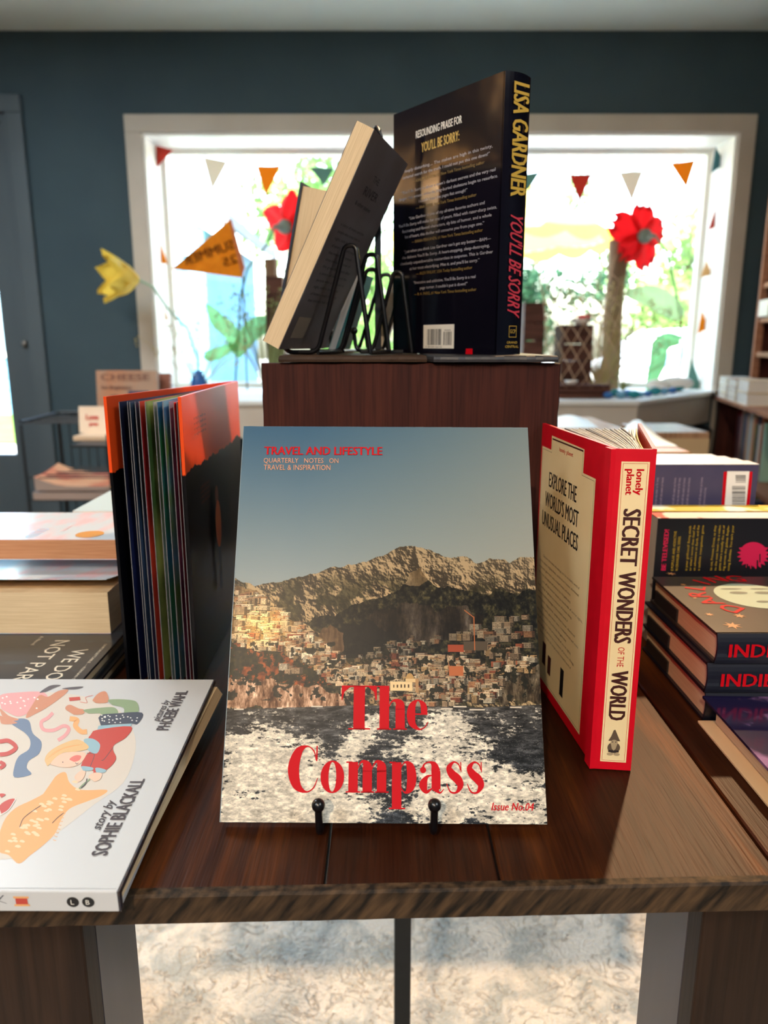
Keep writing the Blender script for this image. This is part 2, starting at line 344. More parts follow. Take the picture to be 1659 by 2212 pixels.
# ================================================================== DISPLAY TABLE
TW = wood('table_stained_pine', (30, 9, 2), (54, 22, 5), (112, 58, 14), 'Y', 1, .48, 520, .5, 0)
TW2 = wood('table_leg_pine', (32, 20, 13), (48, 31, 20), (62, 41, 28), 'Z', 1, .45)
fy = lambda x: .3975 + .0295 * x
tb = empty('display_table', (0, .7, 0), label='brown stained plank table holding the travel magazine and crate', cat='table'); ot = (0, .7, 0)
seams = [-.66, -.49, -.345, -.195, -.037, .0725, .251, .40, .55, .68]
for i, (a, c) in enumerate(zip(seams, seams[1:])):
    a += .0009; c -= .0009; bm = MB(); zt = TZ - .0003 * (i % 3); ch = .0012
    pr = [(a, TZ - .018), (c, TZ - .018), (c, zt - ch), (c - ch, zt), (a + ch, zt), (a, zt - ch)]
    V = [(x, fy(x), z) for x, z in pr] + [(x, 1.16, z) for x, z in pr]; n = 6
    bm.add(V, [tuple(range(n)), tuple(range(n, 2 * n))[::-1]] + [(i_, (i_ + 1) % n, n + (i_ + 1) % n, n + i_)[::-1] for i_ in range(n)])
    bm.build('plank', TW, tb, ot)
def edge_mat():
    m = bpy.data.materials.new('sawn_edge'); m.use_nodes = True; n = m.node_tree; p = n.nodes['Principled BSDF']; L = n.links.new
    tc = n.nodes.new('ShaderNodeTexCoord'); mp = n.nodes.new('ShaderNodeMapping'); mp.vector_type = 'TEXTURE'; mp.inputs['Rotation'].default_value = (0, R(38), 0); mp.inputs['Scale'].default_value = (1, 1, 6)
    L(tc.outputs['Object'], mp.inputs[0]); a = n.nodes.new('ShaderNodeTexNoise'); a.inputs['Scale'].default_value = 190; a.inputs['Detail'].default_value = 4; L(mp.outputs[0], a.inputs[0])
    cr = n.nodes.new('ShaderNodeValToRGB'); e = cr.color_ramp.elements; e[0].position = .35; e[0].color = lin((26, 20, 15)); e[1].position = .66; e[1].color = lin((82, 62, 42)); L(a.outputs[0], cr.inputs[0]); L(cr.outputs[0], p.inputs['Base Color'])
    bn = n.nodes.new('ShaderNodeBump'); bn.inputs['Strength'].default_value = .5; bn.inputs['Distance'].default_value = .001; L(a.outputs[0], bn.inputs['Height']); L(bn.outputs[0], p.inputs['Normal'])
    p.inputs['Roughness'].default_value = .6; p.inputs['Specular IOR Level'].default_value = .2; return m
b = MB(); zt = TZ + .0004
V = []
for x in np.linspace(-.66, .68, 90):
    j = .0006 * mnoise.noise(Vector((x * 60, 0, 0)))
    V.append([(x, fy(x), TZ - .0195), (x, fy(x) - .007, TZ - .0195 + j), (x, fy(x) - .007, zt - .0015 + j), (x, fy(x) - .0055, zt + j * .5), (x, fy(x), zt)])
b.grid(V, None, False); b.build('front_edge_board', edge_mat(), tb, ot)
SIDE = mat('leg_side_grey', (104, 98, 102), .4, .5, c2=(84, 78, 84), scale=10, stretch=(1, 1, .2))
for sx in (-1, 1):
    xi = .005 + sx * .2035
    b = MB(); b.box((min(xi, xi + sx * .08), .414, .0105), (max(xi, xi + sx * .08), .434, TZ - .0185), bv=.0015); b.build('leg', TW2, tb, ot)
    b = MB(); b.box((min(xi, xi + sx * .004), .4341, .0105), (max(xi, xi + sx * .004), .503, TZ - .0185)); b.build('leg_side_plate', SIDE, tb, ot)
    b = MB(); b.ball((xi - sx * .0005, .478, .545), .0022); b.build('screw_head', mat('screw_zinc', (200, 200, 200), .3, .5, 1), tb, ot)
    b = MB(); b.box((min(xi + sx * .3, xi + sx * .38), 1.06, .0105), (max(xi + sx * .3, xi + sx * .38), 1.13, TZ - .0185), bv=.0015); b.build('leg', TW2, tb, ot)
b = MB(); b.box((.0135, .80, .0105), (.0345, .84, TZ - .0185)); b.build('centre_post', mat('black_steel_post', (14, 13, 15), .4, .5), tb, ot)
# ================================================================== CRATE
CR = wood('crate_board', (42, 18, 14), (66, 30, 22), (88, 44, 30), 'Z', 1.3, .6, 330, .5)
CR2 = wood('crate_slat', (50, 30, 22), (70, 42, 30), (92, 58, 40), 'Y', 1.2, .65)
X0, X1, Y0, Y1, Z1c = -.1145, .1650, .704, .940, 1.0593
ec = empty('wooden_crate', ((X0 + X1) / 2, .82, TZ), label='old dark wooden crate standing on end behind the travel magazine', cat='crate'); oc = ec.location
def rough_board(lo, hi, seed, amp=.0012, n=26):
    """front board with worn wavy outline"""
    bm = MB(); (x0, y0, z0), (x1, y1, z1) = lo, hi; pts = []
    f = lambda k: amp * mnoise.noise(Vector((k * .9, seed, 0))) + amp * .6 * mnoise.noise(Vector((k * 3.1, seed + 5, 0)))
    for i in range(n): pts.append((x0 + (x1 - x0) * i / n, z0))
    for i in range(n): pts.append((x1 + f(i), z0 + (z1 - z0) * i / n))
    for i in range(n): pts.append((x1 - (x1 - x0) * i / n, z1 + f(i + 50)))
    for i in range(n): pts.append((x0 + f(i + 90), z1 - (z1 - z0) * i / n))
    m_ = len(pts); c = ((x0 + x1) / 2, (z0 + z1) / 2); ins = [(c[0] + (x - c[0]) * .992, c[1] + (z - c[1]) * .993) for x, z in pts]
    V = [(x, y0, z) for x, z in ins] + [(x, y0 + .0015, z) for x, z in pts] + [(x, y1, z) for x, z in pts]
    bm.add(V, [tuple(range(m_)), tuple(range(2 * m_, 3 * m_))[::-1]] + [(i + k * m_, (i + 1) % m_ + k * m_, (i + 1) % m_ + (k + 1) * m_, i + (k + 1) * m_)[::-1] for k in (0, 1) for i in range(m_)])
    return bm
rough_board((X0, Y0, TZ + .0005), (X1, Y0 + .014, Z1c), 1).build('front_board', CR, ec, oc)
rough_board((X0, Y1 - .014, TZ + .0005), (X1, Y1, Z1c), 3).build('back_board', CR, ec, oc)
zz = TZ + .0005
for k in range(4):
    for sx, xa in ((-1, X0), (1, X1)):
        hgt = [.072, .077, .07, .058][k]; z0 = zz
        d = .0035 if (sx < 0 and k < 3) else .0015
        b = MB(); xs = (xa - d, xa + .008) if sx < 0 else (xa - .008, xa + .0015); ys = (Y0 + .0142, Y1 - .0142) if 1 else 0
        b.box((xs[0], ys[0] - (.0 if sx > 0 else 0), z0 + .001), (xs[1], ys[1], z0 + hgt - .001), bv=.001); b.build('slat', CR2, ec, oc)
    zz += hgt + .0005
for k in range(3):
    ya = Y0 + .0145 + k * (Y1 - Y0 - .029) / 3; b = MB(); b.box((X0 + .009, ya, Z1c - .011), (X1 - .009, ya + (Y1 - Y0 - .029) / 3 - .0015, Z1c - .0015)); b.build('top_slat', CR2, ec, oc)
# boards on top of the crate
def chip_slab(name, label, x0, x1, y0, y1, z0, t, m, seed, cat):
    rr = random.Random(seed); pts = []
    def seg(a, c, n):
        for i in range(n):
            u = i / n; q = (a[0] + (c[0] - a[0]) * u + rr.uniform(-.0012, .0012), a[1] + (c[1] - a[1]) * u + rr.uniform(-.0012, .0012)); pts.append(q)
    seg((x0 + .004, y0), (x1, y0), 16); seg((x1, y0), (x1, y1), 14); seg((x1, y1), (x0, y1), 16); seg((x0, y1), (x0, y0 + .004), 14)
    n = len(pts); cx, cy = (x0 + x1) / 2, (y0 + y1) / 2
    rings = [(1, 0), (1.003, t * .4), (.997, t * .8), (.985, t)]
    V = [(cx + (x - cx) * k, cy + (y - cy) * k, z0 + z) for k, z in rings for x, y in pts]
    bm = MB(); bm.add(V, [tuple(range(n))[::-1], tuple(range(3 * n, 4 * n))] + [(r * n + i, r * n + (i + 1) % n, (r + 1) * n + (i + 1) % n, (r + 1) * n + i) for r in range(3) for i in range(n)])
    o = bm.build(name, m, None, (cx, cy, z0)); tag(o, label, cat); return o
ZS = Z1c + .0012; ZT = ZS + .0058
chip_slab('wooden_board', 'thin worn wooden board under the wire stands on the crate', -.101, .0387, .701, .937, ZS, .0058, wood('worn_board', (30, 22, 18), (66, 48, 36), (112, 86, 62), 'X', 1.5, .6), 4, 'board')
chip_slab('slate_tile', 'thin dark slate tile under the upright thriller on the crate', .0419, .1613, .697, .933, ZS, .0058, mat('slate', (34, 33, 36), .5, .5, c2=(58, 56, 58), scale=40, bump=.6), 9, 'tile')
# ================================================================== MAGAZINE "The Compass"
def fbm(h, w_, cells, seed, octv=5, aspect=1.0, pers=.5):
    rs = np.random.RandomState(seed); out = np.zeros((h, w_)); amp = 1; tot = 0
    for o in range(octv):
        cx = max(2, int(cells * 2 ** o)); cy = max(2, int(cells * aspect * 2 ** o)); g_ = rs.rand(cy + 2, cx + 2)
        y = np.linspace(0, cy, h, endpoint=False); x = np.linspace(0, cx, w_, endpoint=False)
        yi = y.astype(int); xi = x.astype(int); fy_ = y - yi; fx = x - xi; fy_ = fy_ * fy_ * (3 - 2 * fy_); fx = fx * fx * (3 - 2 * fx)
        a = g_[yi][:, xi]; b_ = g_[yi][:, xi + 1]; c = g_[yi + 1][:, xi]; d = g_[yi + 1][:, xi + 1]
        out += amp * ((a * (1 - fx) + b_ * fx) * (1 - fy_)[:, None] + (c * (1 - fx) + d * fx) * fy_[:, None]); tot += amp; amp *= pers
    return out / tot
def C7(x, y):     # a point seen on the cover -> (u, s) with s from the top edge
    t = (y - (47 + 30 * (x - 135) / 1397)) / ((2005 + 15 * (x - 5) / 1615) - (47 + 30 * (x - 135) / 1397)); s = t * 1.156 / (t * 1.156 + 1 - t)
    xl = 135 - 130 * t; xr = 1532 + 88 * t; return ((x - xl) / (xr - xl), s)
def cover_picture():
    W_, H_ = 900, 1166; img = np.zeros((H_, W_, 3)); U, S = np.meshgrid(np.linspace(0, 1, W_), np.linspace(0, 1, H_))
    def c(*v): return np.array(v, float)
    def mixc(m, col):
        nonlocal img; m = np.clip(m, 0, 1)[..., None]; img = img * (1 - m) + np.asarray(col) * m
    def curve(pts): q = [C7(*p) for p in pts]; return np.interp(np.linspace(0, 1, W_), [p[0] for p in q], [p[1] for p in q])
    def inside(pts, soft=.004, seed=0, wob=.01):
        q = [C7(*p) for p in pts]; n1 = (fbm(H_, W_, 24, seed + 900, 4) - .5) * wob * 2; n2 = (fbm(H_, W_, 24, seed + 901, 4) - .5) * wob * 2
        x = U + n1; y = S + n2; r = np.zeros((H_, W_), bool); j = len(q) - 1
        for i in range(len(q)):
            xi, yi = q[i]; xj, yj = q[j]; cnd = ((yi > y) != (yj > y)) & (x < (xj - xi) * (y - yi) / (yj - yi + 1e-12) + xi); r ^= cnd; j = i
        return r.astype(float)
    # sky
    top = c(92, 128, 152); low = c(166, 176, 176); k = np.clip(S / .42, 0, 1)[..., None]; img = top * (1 - k) + low * k
    wr = np.clip(U * 1.2 - .25, 0, 1)[..., None] * .55; img = img * (1 - wr) + c(196, 184, 162) * wr
    # far ridge
    rid = curve([(90, 800), (180, 832), (300, 815), (440, 792), (560, 748), (640, 742), (720, 727), (780, 702), (830, 690), (880, 662), (930, 650), (975, 650), (1030, 668), (1090, 680), (1150, 712), (1230, 705), (1280, 737), (1340, 722), (1380, 716), (1440, 737), (1480, 712), (1525, 702), (1570, 722)])
    rid = rid + (fbm(1, W_, 40, 5, 4)[0] - .5) * .012
    mtn = (S > rid[None, :]).astype(float)
    hf = fbm(H_, W_, 7, 11, 7, 1.1, .6); hf2 = 1 - np.abs(2 * fbm(H_, W_, 6, 17, 6, 1.4, .55) - 1); hh = hf * .6 + hf2 * .7
    gx = np.gradient(hh, axis=1) * W_; gy = np.gradient(hh, axis=0) * H_; lit = np.clip(.48 - gx * .085 + gy * .055 + (fbm(H_, W_, 4, 19, 4) - .5) * .9, 0, 1)
    dist = np.clip((S - rid[None, :]) / .12, 0, 1)
    rock = c(66, 56, 42)[None, None] * (1 - lit[..., None]) + c(206, 180, 142)[None, None] * lit[..., None]
    haze = (1 - dist)[..., None] * .35 * (U[..., None] * .9 + .35); rock = rock * (1 - haze) + c(172, 160, 138) * haze
    img = img * (1 - mtn[..., None]) + rock * mtn[..., None]
    green = fbm(H_, W_, 16, 23, 6, 1.2, .65)
    gm = np.clip((green - .46) * 14, 0, 1) * np.clip((S - .40) / .05, 0, 1) * mtn
    mixc(gm * .75, c(70, 66, 42) + (fbm(H_, W_, 90, 31, 3)[..., None] - .5) * 60)
    # dark wooded foreground slope and shadowed cliff
    dk = inside([(430, 1010), (620, 960), (760, 900), (880, 850), (1000, 815), (1120, 850), (1300, 875), (1590, 885), (1610, 1300), (1200, 1240), (900, 1200), (650, 1180), (560, 1100)], seed=1, wob=.022)
    tex = fbm(H_, W_, 70, 41, 5, 1.2, .7)[..., None]
    mixc(dk * .93, c(30, 28, 18) + (tex - .44) * np.array([260, 240, 160]) * .9 + (fbm(H_, W_, 150, 45, 3)[..., None] - .5) * 60)
    cl = inside([(740, 1010), (900, 930), (1100, 950), (1330, 970), (1300, 1080), (1050, 1110), (800, 1110), (700, 1090)], seed=2, wob=.03)
    strk = fbm(H_, W_, 26, 43, 6, .35, .7)[..., None]; mixc(cl * .75, c(66, 52, 40) + (strk - .5) * 260)
    sh = inside([(600, 1020), (760, 1000), (900, 1100), (1000, 1150), (760, 1180), (640, 1210), (590, 1130)], seed=3, wob=.02); mixc(sh * .75, c(22, 20, 16))
    rk = inside([(500, 1090), (560, 1040), (610, 1080), (620, 1160), (560, 1180), (500, 1150)], seed=5, wob=.012); mixc(rk * .85, c(142, 112, 82) + (strk - .5) * 170)
    rk = inside([(925, 830), (945, 770), (1000, 762), (1030, 820), (1000, 850)], seed=6, wob=.01); mixc(rk * .8, c(158, 136, 104) + (strk - .5) * 170)
    # lower left trees and cliffs
    tr = inside([(60, 1110), (300, 1130), (430, 1180), (540, 1240), (600, 1340), (420, 1330), (200, 1310), (40, 1330)], seed=7, wob=.02)
    tc_ = fbm(H_, W_, 40, 51, 5, 1.2, .7); tcol = np.where(tc_[..., None] > .55, c(150, 88, 48), c(62, 58, 32)) * (.55 + fbm(H_, W_, 120, 53, 3)[..., None] * .9); mixc(tr, tcol)
    cf = inside([(40, 1300), (200, 1290), (400, 1330), (600, 1370), (640, 1440), (40, 1445)], seed=8, wob=.018)
    st2 = fbm(H_, W_, 60, 57, 5, .4, .75)[..., None]; mixc(cf, c(176, 140, 112) + (st2 - .5) * 330)
    rcl = inside([(1380, 1290), (1600, 1240), (1610, 1420), (1240, 1415), (1300, 1330)], seed=9, wob=.02); mixc(rcl * .85, c(86, 72, 52) + (st2 - .5) * 240)
    # houses
    rs = np.random.RandomState(5)
    def house(x, y, ww, hh_, dark=1.0, big=False):
        u, s = C7(x, y); X = int(u * W_); Y = int(s * H_); a = max(3, int(ww * W_ / 1500)); e_ = max(3, int(hh_ * H_ / 1960))
        if X < 1 or X + a >= W_ or Y + e_ >= H_ or Y < 3: return
        base = [c(236, 212, 178), c(226, 196, 160), c(206, 158, 118), c(240, 224, 196), c(190, 120, 88), c(222, 188, 140)][rs.choice(6, p=[.3, .2, .12, .22, .06, .1])] * dark
        img[Y:Y + e_, X:X + a] = base * rs.uniform(.85, 1.04); q = max(1, a // 4); img[Y:Y + e_, X + a - q:X + a] *= .62
        img[Y - 1:Y, X:X + a] = c(168, 104, 70) * dark if rs.rand() < .35 else base * 1.05
        img[Y + e_:Y + e_ + 2, X:X + a] *= .5
        for yy in range(Y + 2, Y + e_ - 1, 4):
            for xx in range(X + 2, X + a - 1, 4):
                if rs.rand() < .75: img[yy:yy + 2, xx:xx + (1 if rs.rand() < .6 else 2)] = c(70, 50, 36) * dark
        if rs.rand() < .3: img[Y + e_ - 2:Y + e_ + 2, max(0, X - 4):X] = c(60, 58, 34)
    def cluster(pts, n, sz, dark):
        q = np.array(pts, float); x0, y0 = q.min(0); x1, y1 = q.max(0); L_ = []
        while len(L_) < n:
            x = rs.uniform(x0, x1); y = rs.uniform(y0, y1); r = False; j = len(q) - 1
            for i in range(len(q)):
                if ((q[i][1] > y) != (q[j][1] > y)) and (x < (q[j][0] - q[i][0]) * (y - q[i][1]) / (q[j][1] - q[i][1]) + q[i][0]): r = not r
                j = i
            if r: L_.append((y, x))
        for y, x in sorted(L_): house(x, y, rs.uniform(.6, 1.7) * sz, rs.uniform(.5, 1.0) * sz, dark * rs.uniform(.8, 1.05))
    lp = [(85, 850), (180, 860), (330, 985), (450, 1060), (600, 1190), (700, 1280), (800, 1345), (640, 1370), (520, 1280), (420, 1200), (300, 1160), (65, 1110)]
    mixc(inside(lp, seed=12, wob=.02) * .85, c(150, 122, 84) + (tex - .5) * 150)
    cluster(lp, 330, 34, 1.0); cluster([(85, 850), (150, 850), (260, 920), (230, 940), (80, 940)], 26, 40, .95)
    rp = [(640, 1240), (760, 1190), (860, 1150), (1000, 1180), (1200, 1190), (1420, 1180), (1600, 1190), (1600, 1250), (1420, 1260), (1340, 1400), (1080, 1420), (780, 1420), (640, 1330)]
    cluster(rp, 330, 36, .92); cluster([(660, 1190), (900, 1090), (1080, 1060), (1080, 1110), (860, 1180), (700, 1230)], 40, 32, .7)
    cluster([(1100, 1050), (1330, 1000), (1590, 970), (1590, 1080), (1400, 1110), (1110, 1080)], 34, 38, .72); cluster([(1150, 1120), (1590, 1130), (1590, 1190), (1150, 1170)], 36, 38, .85)
    cluster([(300, 1220), (360, 1220), (360, 1260), (300, 1260)], 4, 40, .95); cluster([(1250, 1370), (1350, 1370), (1350, 1410), (1250, 1410)], 10, 40, .95)
    tp = (fbm(H_, W_, 60, 61, 4, 1.2) > .62) & (S > C7(800, 1120)[1]) & (S < C7(800, 1410)[1]); mixc(tp * .85, c(44, 42, 26) + (tex - .5) * 60)
    # domed church in the middle
    def R_(x0, y0, x1, y1, col):
        a = C7(x0, y0); d = C7(x1, y1); img[int(a[1] * H_):int(d[1] * H_), int(a[0] * W_):int(d[0] * W_)] = col
    R_(850, 1315, 960, 1362, c(240, 216, 172)); R_(925, 1300, 975, 1320, c(232, 204, 160)); R_(975, 1300, 990, 1370, c(196, 160, 118))
    a = C7(945, 1300); yy, xx = np.ogrid[:H_, :W_]; dm = ((xx - a[0] * W_) / 11.) ** 2 + ((yy - a[1] * H_) / 16.) ** 2 < 1; dm &= (yy < a[1] * H_); img[np.broadcast_to(dm, (H_, W_))] = c(206, 170, 116)
    for xx_ in range(865, 950, 18): R_(xx_, 1330, xx_ + 6, 1345, c(96, 66, 44))
    R_(1135, 1135, 1215, 1172, c(178, 96, 66)); R_(1140, 1240, 1212, 1290, c(200, 130, 88)); R_(1212, 1120, 1330, 1165, c(110, 96, 80))
    for (x0, y0, x1, y1) in ((1262, 1000, 1270, 1165),): R_(x0, y0, x1, y1, c(196, 128, 80))
    for k in range(60):                           # crane jib
        u, s = C7(1215 + k * .8, 965 + k * .62); img[int(s * H_):int(s * H_) + 2, int(u * W_):int(u * W_) + 2] = c(196, 128, 80)
    # golden lamp reflection on the glossy cover, painted into the picture
    gx_, gy_ = C7(220, 1030); gg = np.exp(-(((U - gx_) / .085) ** 2 + ((S - gy_) / .05) ** 2)); img = img + gg[..., None] * mtn[..., None] * c(70, 50, 10)
    # sea
    sho = curve([(40, 1445), (300, 1440), (700, 1430), (1100, 1440), (1300, 1445), (1610, 1432)]); sea = (S > sho[None, :]).astype(float); ds = np.clip((S - sho[None, :]) / (1 - sho[None, :]), 0, 1)
    wv = fbm(H_, W_, 10, 71, 6, 5, .65); wv2 = fbm(H_, W_, 26, 73, 5, 3.5, .7)
    seac = c(84, 80, 76) * (1 - ds[..., None]) + c(36, 42, 50) * ds[..., None] + (wv2[..., None] - .5) * 130 + (fbm(H_, W_, 40, 75, 5, 4.5, .75)[..., None] - .5) * 150
    mixc(sea, seac)
    wob = (fbm(H_, W_, 5, 81, 5, 2) - .5)
    # wake: two foam arms and a pale centre
    def blur(m, r):
        for ax in (0, 1):
            for _ in range(2):
                k_ = np.cumsum(np.pad(m, [(r + 1, r) if a_ == ax else (0, 0) for a_ in (0, 1)], mode='edge'), axis=ax)
                m = (k_[2 * r + 1:] - k_[:-2 * r - 1]) / (2 * r + 1) if ax == 0 else (k_[:, 2 * r + 1:] - k_[:, :-2 * r - 1]) / (2 * r + 1)
        return m
    lft = inside([(10, 1600), (120, 1570), (300, 1530), (420, 1570), (520, 1640), (600, 1760), (800, 1930), (700, 2040), (0, 2040)], seed=21, wob=.03)
    mid = inside([(730, 1455), (830, 1455), (800, 1560), (720, 1660), (640, 1760), (560, 1700), (620, 1600), (680, 1540)], seed=22, wob=.02)
    rgt = inside([(1020, 1455), (1120, 1460), (1200, 1530), (1350, 1610), (1340, 1700), (1480, 1760), (1640, 1800), (1640, 2040), (960, 2040), (900, 1900), (1010, 1800), (960, 1700), (880, 1640), (960, 1560)], seed=23, wob=.03)
    core = inside([(0, 1700), (200, 1640), (420, 1750), (640, 1900), (760, 2040), (100, 2040)], seed=24, wob=.04); dkp = inside([(1350, 1600), (1640, 1560), (1640, 1780), (1380, 1720)], seed=25, wob=.02)
    fo = blur(np.clip(lft * .8 + mid * .85 + rgt * .75, 0, 1), 16) + blur(core, 20) * .30 + .12 * ds - blur(dkp, 14) * .5
    warp = fbm(H_, W_, 9, 90, 4, 2.0, .6)
    st_a = 1 - np.abs(2 * fbm(H_, W_, 9, 91, 7, 6.5, .66) - 1); st_b = 1 - np.abs(2 * fbm(H_, W_, 26, 93, 6, 3.6, .72) - 1); fine = fbm(H_, W_, 110, 94, 3, 1.8, .7)
    val = fo * .70 + (st_a - .75) * .9 + (st_b - .75) * 1.1 + (fine - .5) * .7 + (warp - .5) * .5
    foam = np.clip((val - .34) * 4.2, 0, 1) * sea * np.clip(ds * 30, 0, 1)
    mixc(foam * .96, c(250, 240, 222) * (.60 + .66 * fbm(H_, W_, 60, 95, 5, 2.6, .7)[..., None]))
    sp = (np.random.RandomState(3).rand(H_, W_) > .985) & (S > .80); mixc(sp * sea * .7, c(230, 224, 210))
    # boats along the shore
    for (x, y, l_) in ((80, 1442, 50), (290, 1438, 30), (460, 1432, 60), (700, 1428, 40), (1100, 1446, 60), (1160, 1436, 70), (1240, 1452, 80), (1440, 1442, 60)):
        u, s = C7(x, y); img[int(s * H_):int(s * H_) + 4, int(u * W_):min(W_, int(u * W_) + int(l_ * .55))] = c(226, 214, 196)
    img = np.clip(img, 0, 255) / 255; return np.clip(img ** 1.36 * .97, 0, 1)
pic = cover_picture()
hi_, wi_ = pic.shape[:2]; im = bpy.data.images.new('cover_picture', wi_, hi_); px = np.ones((hi_, wi_, 4), np.float32); px[..., :3] = pic[::-1]
im.pixels.foreach_set(px.ravel()); im.update(); im.pack()
MW, MH, MT = .2245, .2915, .0062; tl = R(28.2)
Mm = frame((-.1126, .4495, .7562), (1, -.012, 0), (0, math.sin(tl), math.cos(tl)), (-.0, -math.cos(tl), math.sin(tl)))
mg = empty('magazine', M=Mm, label='glossy travel magazine with a coastal mountain village, propped up front', cat='magazine')
b = MB(); b.box((0, .0002, -MT), (MW - .001, MH - .0002, -.0003)); b.build('page_block', PAGEW, mg)
cm = bpy.data.materials.new('magazine_cover_print'); cm.use_nodes = True; n = cm.node_tree; p = n.nodes['Principled BSDF']
it = n.nodes.new('ShaderNodeTexImage'); it.image = im; n.links.new(it.outputs[0], p.inputs['Base Color']); p.inputs['Roughness'].default_value = .34; p.inputs['Specular IOR Level'].default_value = .15
me = bpy.data.meshes.new('front_cover'); nx = 40; V = []; UVs = []
for j in (0, 1):
    for i in range(nx + 1):
        u = i / nx; z = .0003 + (.0011 * math.exp(-((u - .02) / .02) ** 2) * .5) - .0009 * math.exp(-((u - .042) / .006) ** 2) * 0
        V.append((u * MW, j * MH, z)); UVs.append((u, j))
Fc = [(i, i + 1, nx + 2 + i, nx + 1 + i) for i in range(nx)]
me.from_pydata(V, [], Fc); ul = me.uv_layers.new(name='uv')
for pl in me.polygons:
    for li in pl.loop_indices: ul.data[li].uv = UVs[me.loops[li].vertex_index]
    pl.use_smooth = True
me.materials.append(cm); fc = bpy.data.objects.new('front_cover', me); COL.objects.link(fc); fc.parent = mg
b = MB(); b.box((0, 0, -MT - .0004), (MW, MH, -MT)); b.box((-.0004, 0, -MT - .0004), (0, MH, .0007)); b.build('back_cover', mat('magazine_back', (120, 140, 150), .4), mg)
b = MB(); b.box((MW * .037, 0, .0003), (MW * .0385, MH * .999, .0005)); b.build('cover_crease', mat('crease', (150, 150, 140), .2, .8), mg)
# --- high-contrast serif title letters
def cr_(pts, k=10):
    P = [np.array(p, float) for p in pts]; P = [2 * P[0] - P[1]] + P + [2 * P[-1] - P[-2]]; out = []
    for i in range(1, len(P) - 2):
        for t in np.arange(0, 1, 1 / k):
            a, b_, c, d = P[i - 1], P[i], P[i + 1], P[i + 2]; out.append(.5 * ((2 * b_) + (-a + c) * t + (2 * a - 5 * b_ + 4 * c - d) * t * t + (-a + 3 * b_ - 3 * c + d) * t ** 3))
    out.append(P[-2]); return out
def stroke(pts):
    q = cr_(pts); o = []
    L_, R2 = [], []
    for i, p in enumerate(q):
        d = q[min(i + 1, len(q) - 1)][:2] - q[max(i - 1, 0)][:2]; d = d / (np.hypot(*d) + 1e-9); nn = np.array([-d[1], d[0]]); w2 = max(.012, p[2] / 2)
        L_.append(p[:2] + nn * w2); R2.append(p[:2] - nn * w2)
    return [[L_[i], L_[i + 1], R2[i + 1], R2[i]] for i in range(len(q) - 1)]
def rc(x0, y0, x1, y1): return [[(x0, y0), (x1, y0), (x1, y1), (x0, y1)]]
def foot(x0, x1, y=0): return rc(x0, y, x1, y + .045)
def ring(cx, cy, rx, ry, ix, iy, n=40):
    o = []
    for i in range(n):
        a, c = 2 * math.pi * i / n, 2 * math.pi * (i + 1) / n
        o.append([(cx + rx * math.cos(a), cy + ry * math.sin(a)), (cx + rx * math.cos(c), cy + ry * math.sin(c)), (cx + ix * math.cos(c), cy + iy * math.sin(c)), (cx + ix * math.cos(a), cy + iy * math.sin(a))])
    return o
def disc(cx, cy, r, n=16): return [[(cx + r * math.cos(2 * math.pi * i / n), cy + r * math.sin(2 * math.pi * i / n)) for i in range(n)]]
SW = .36
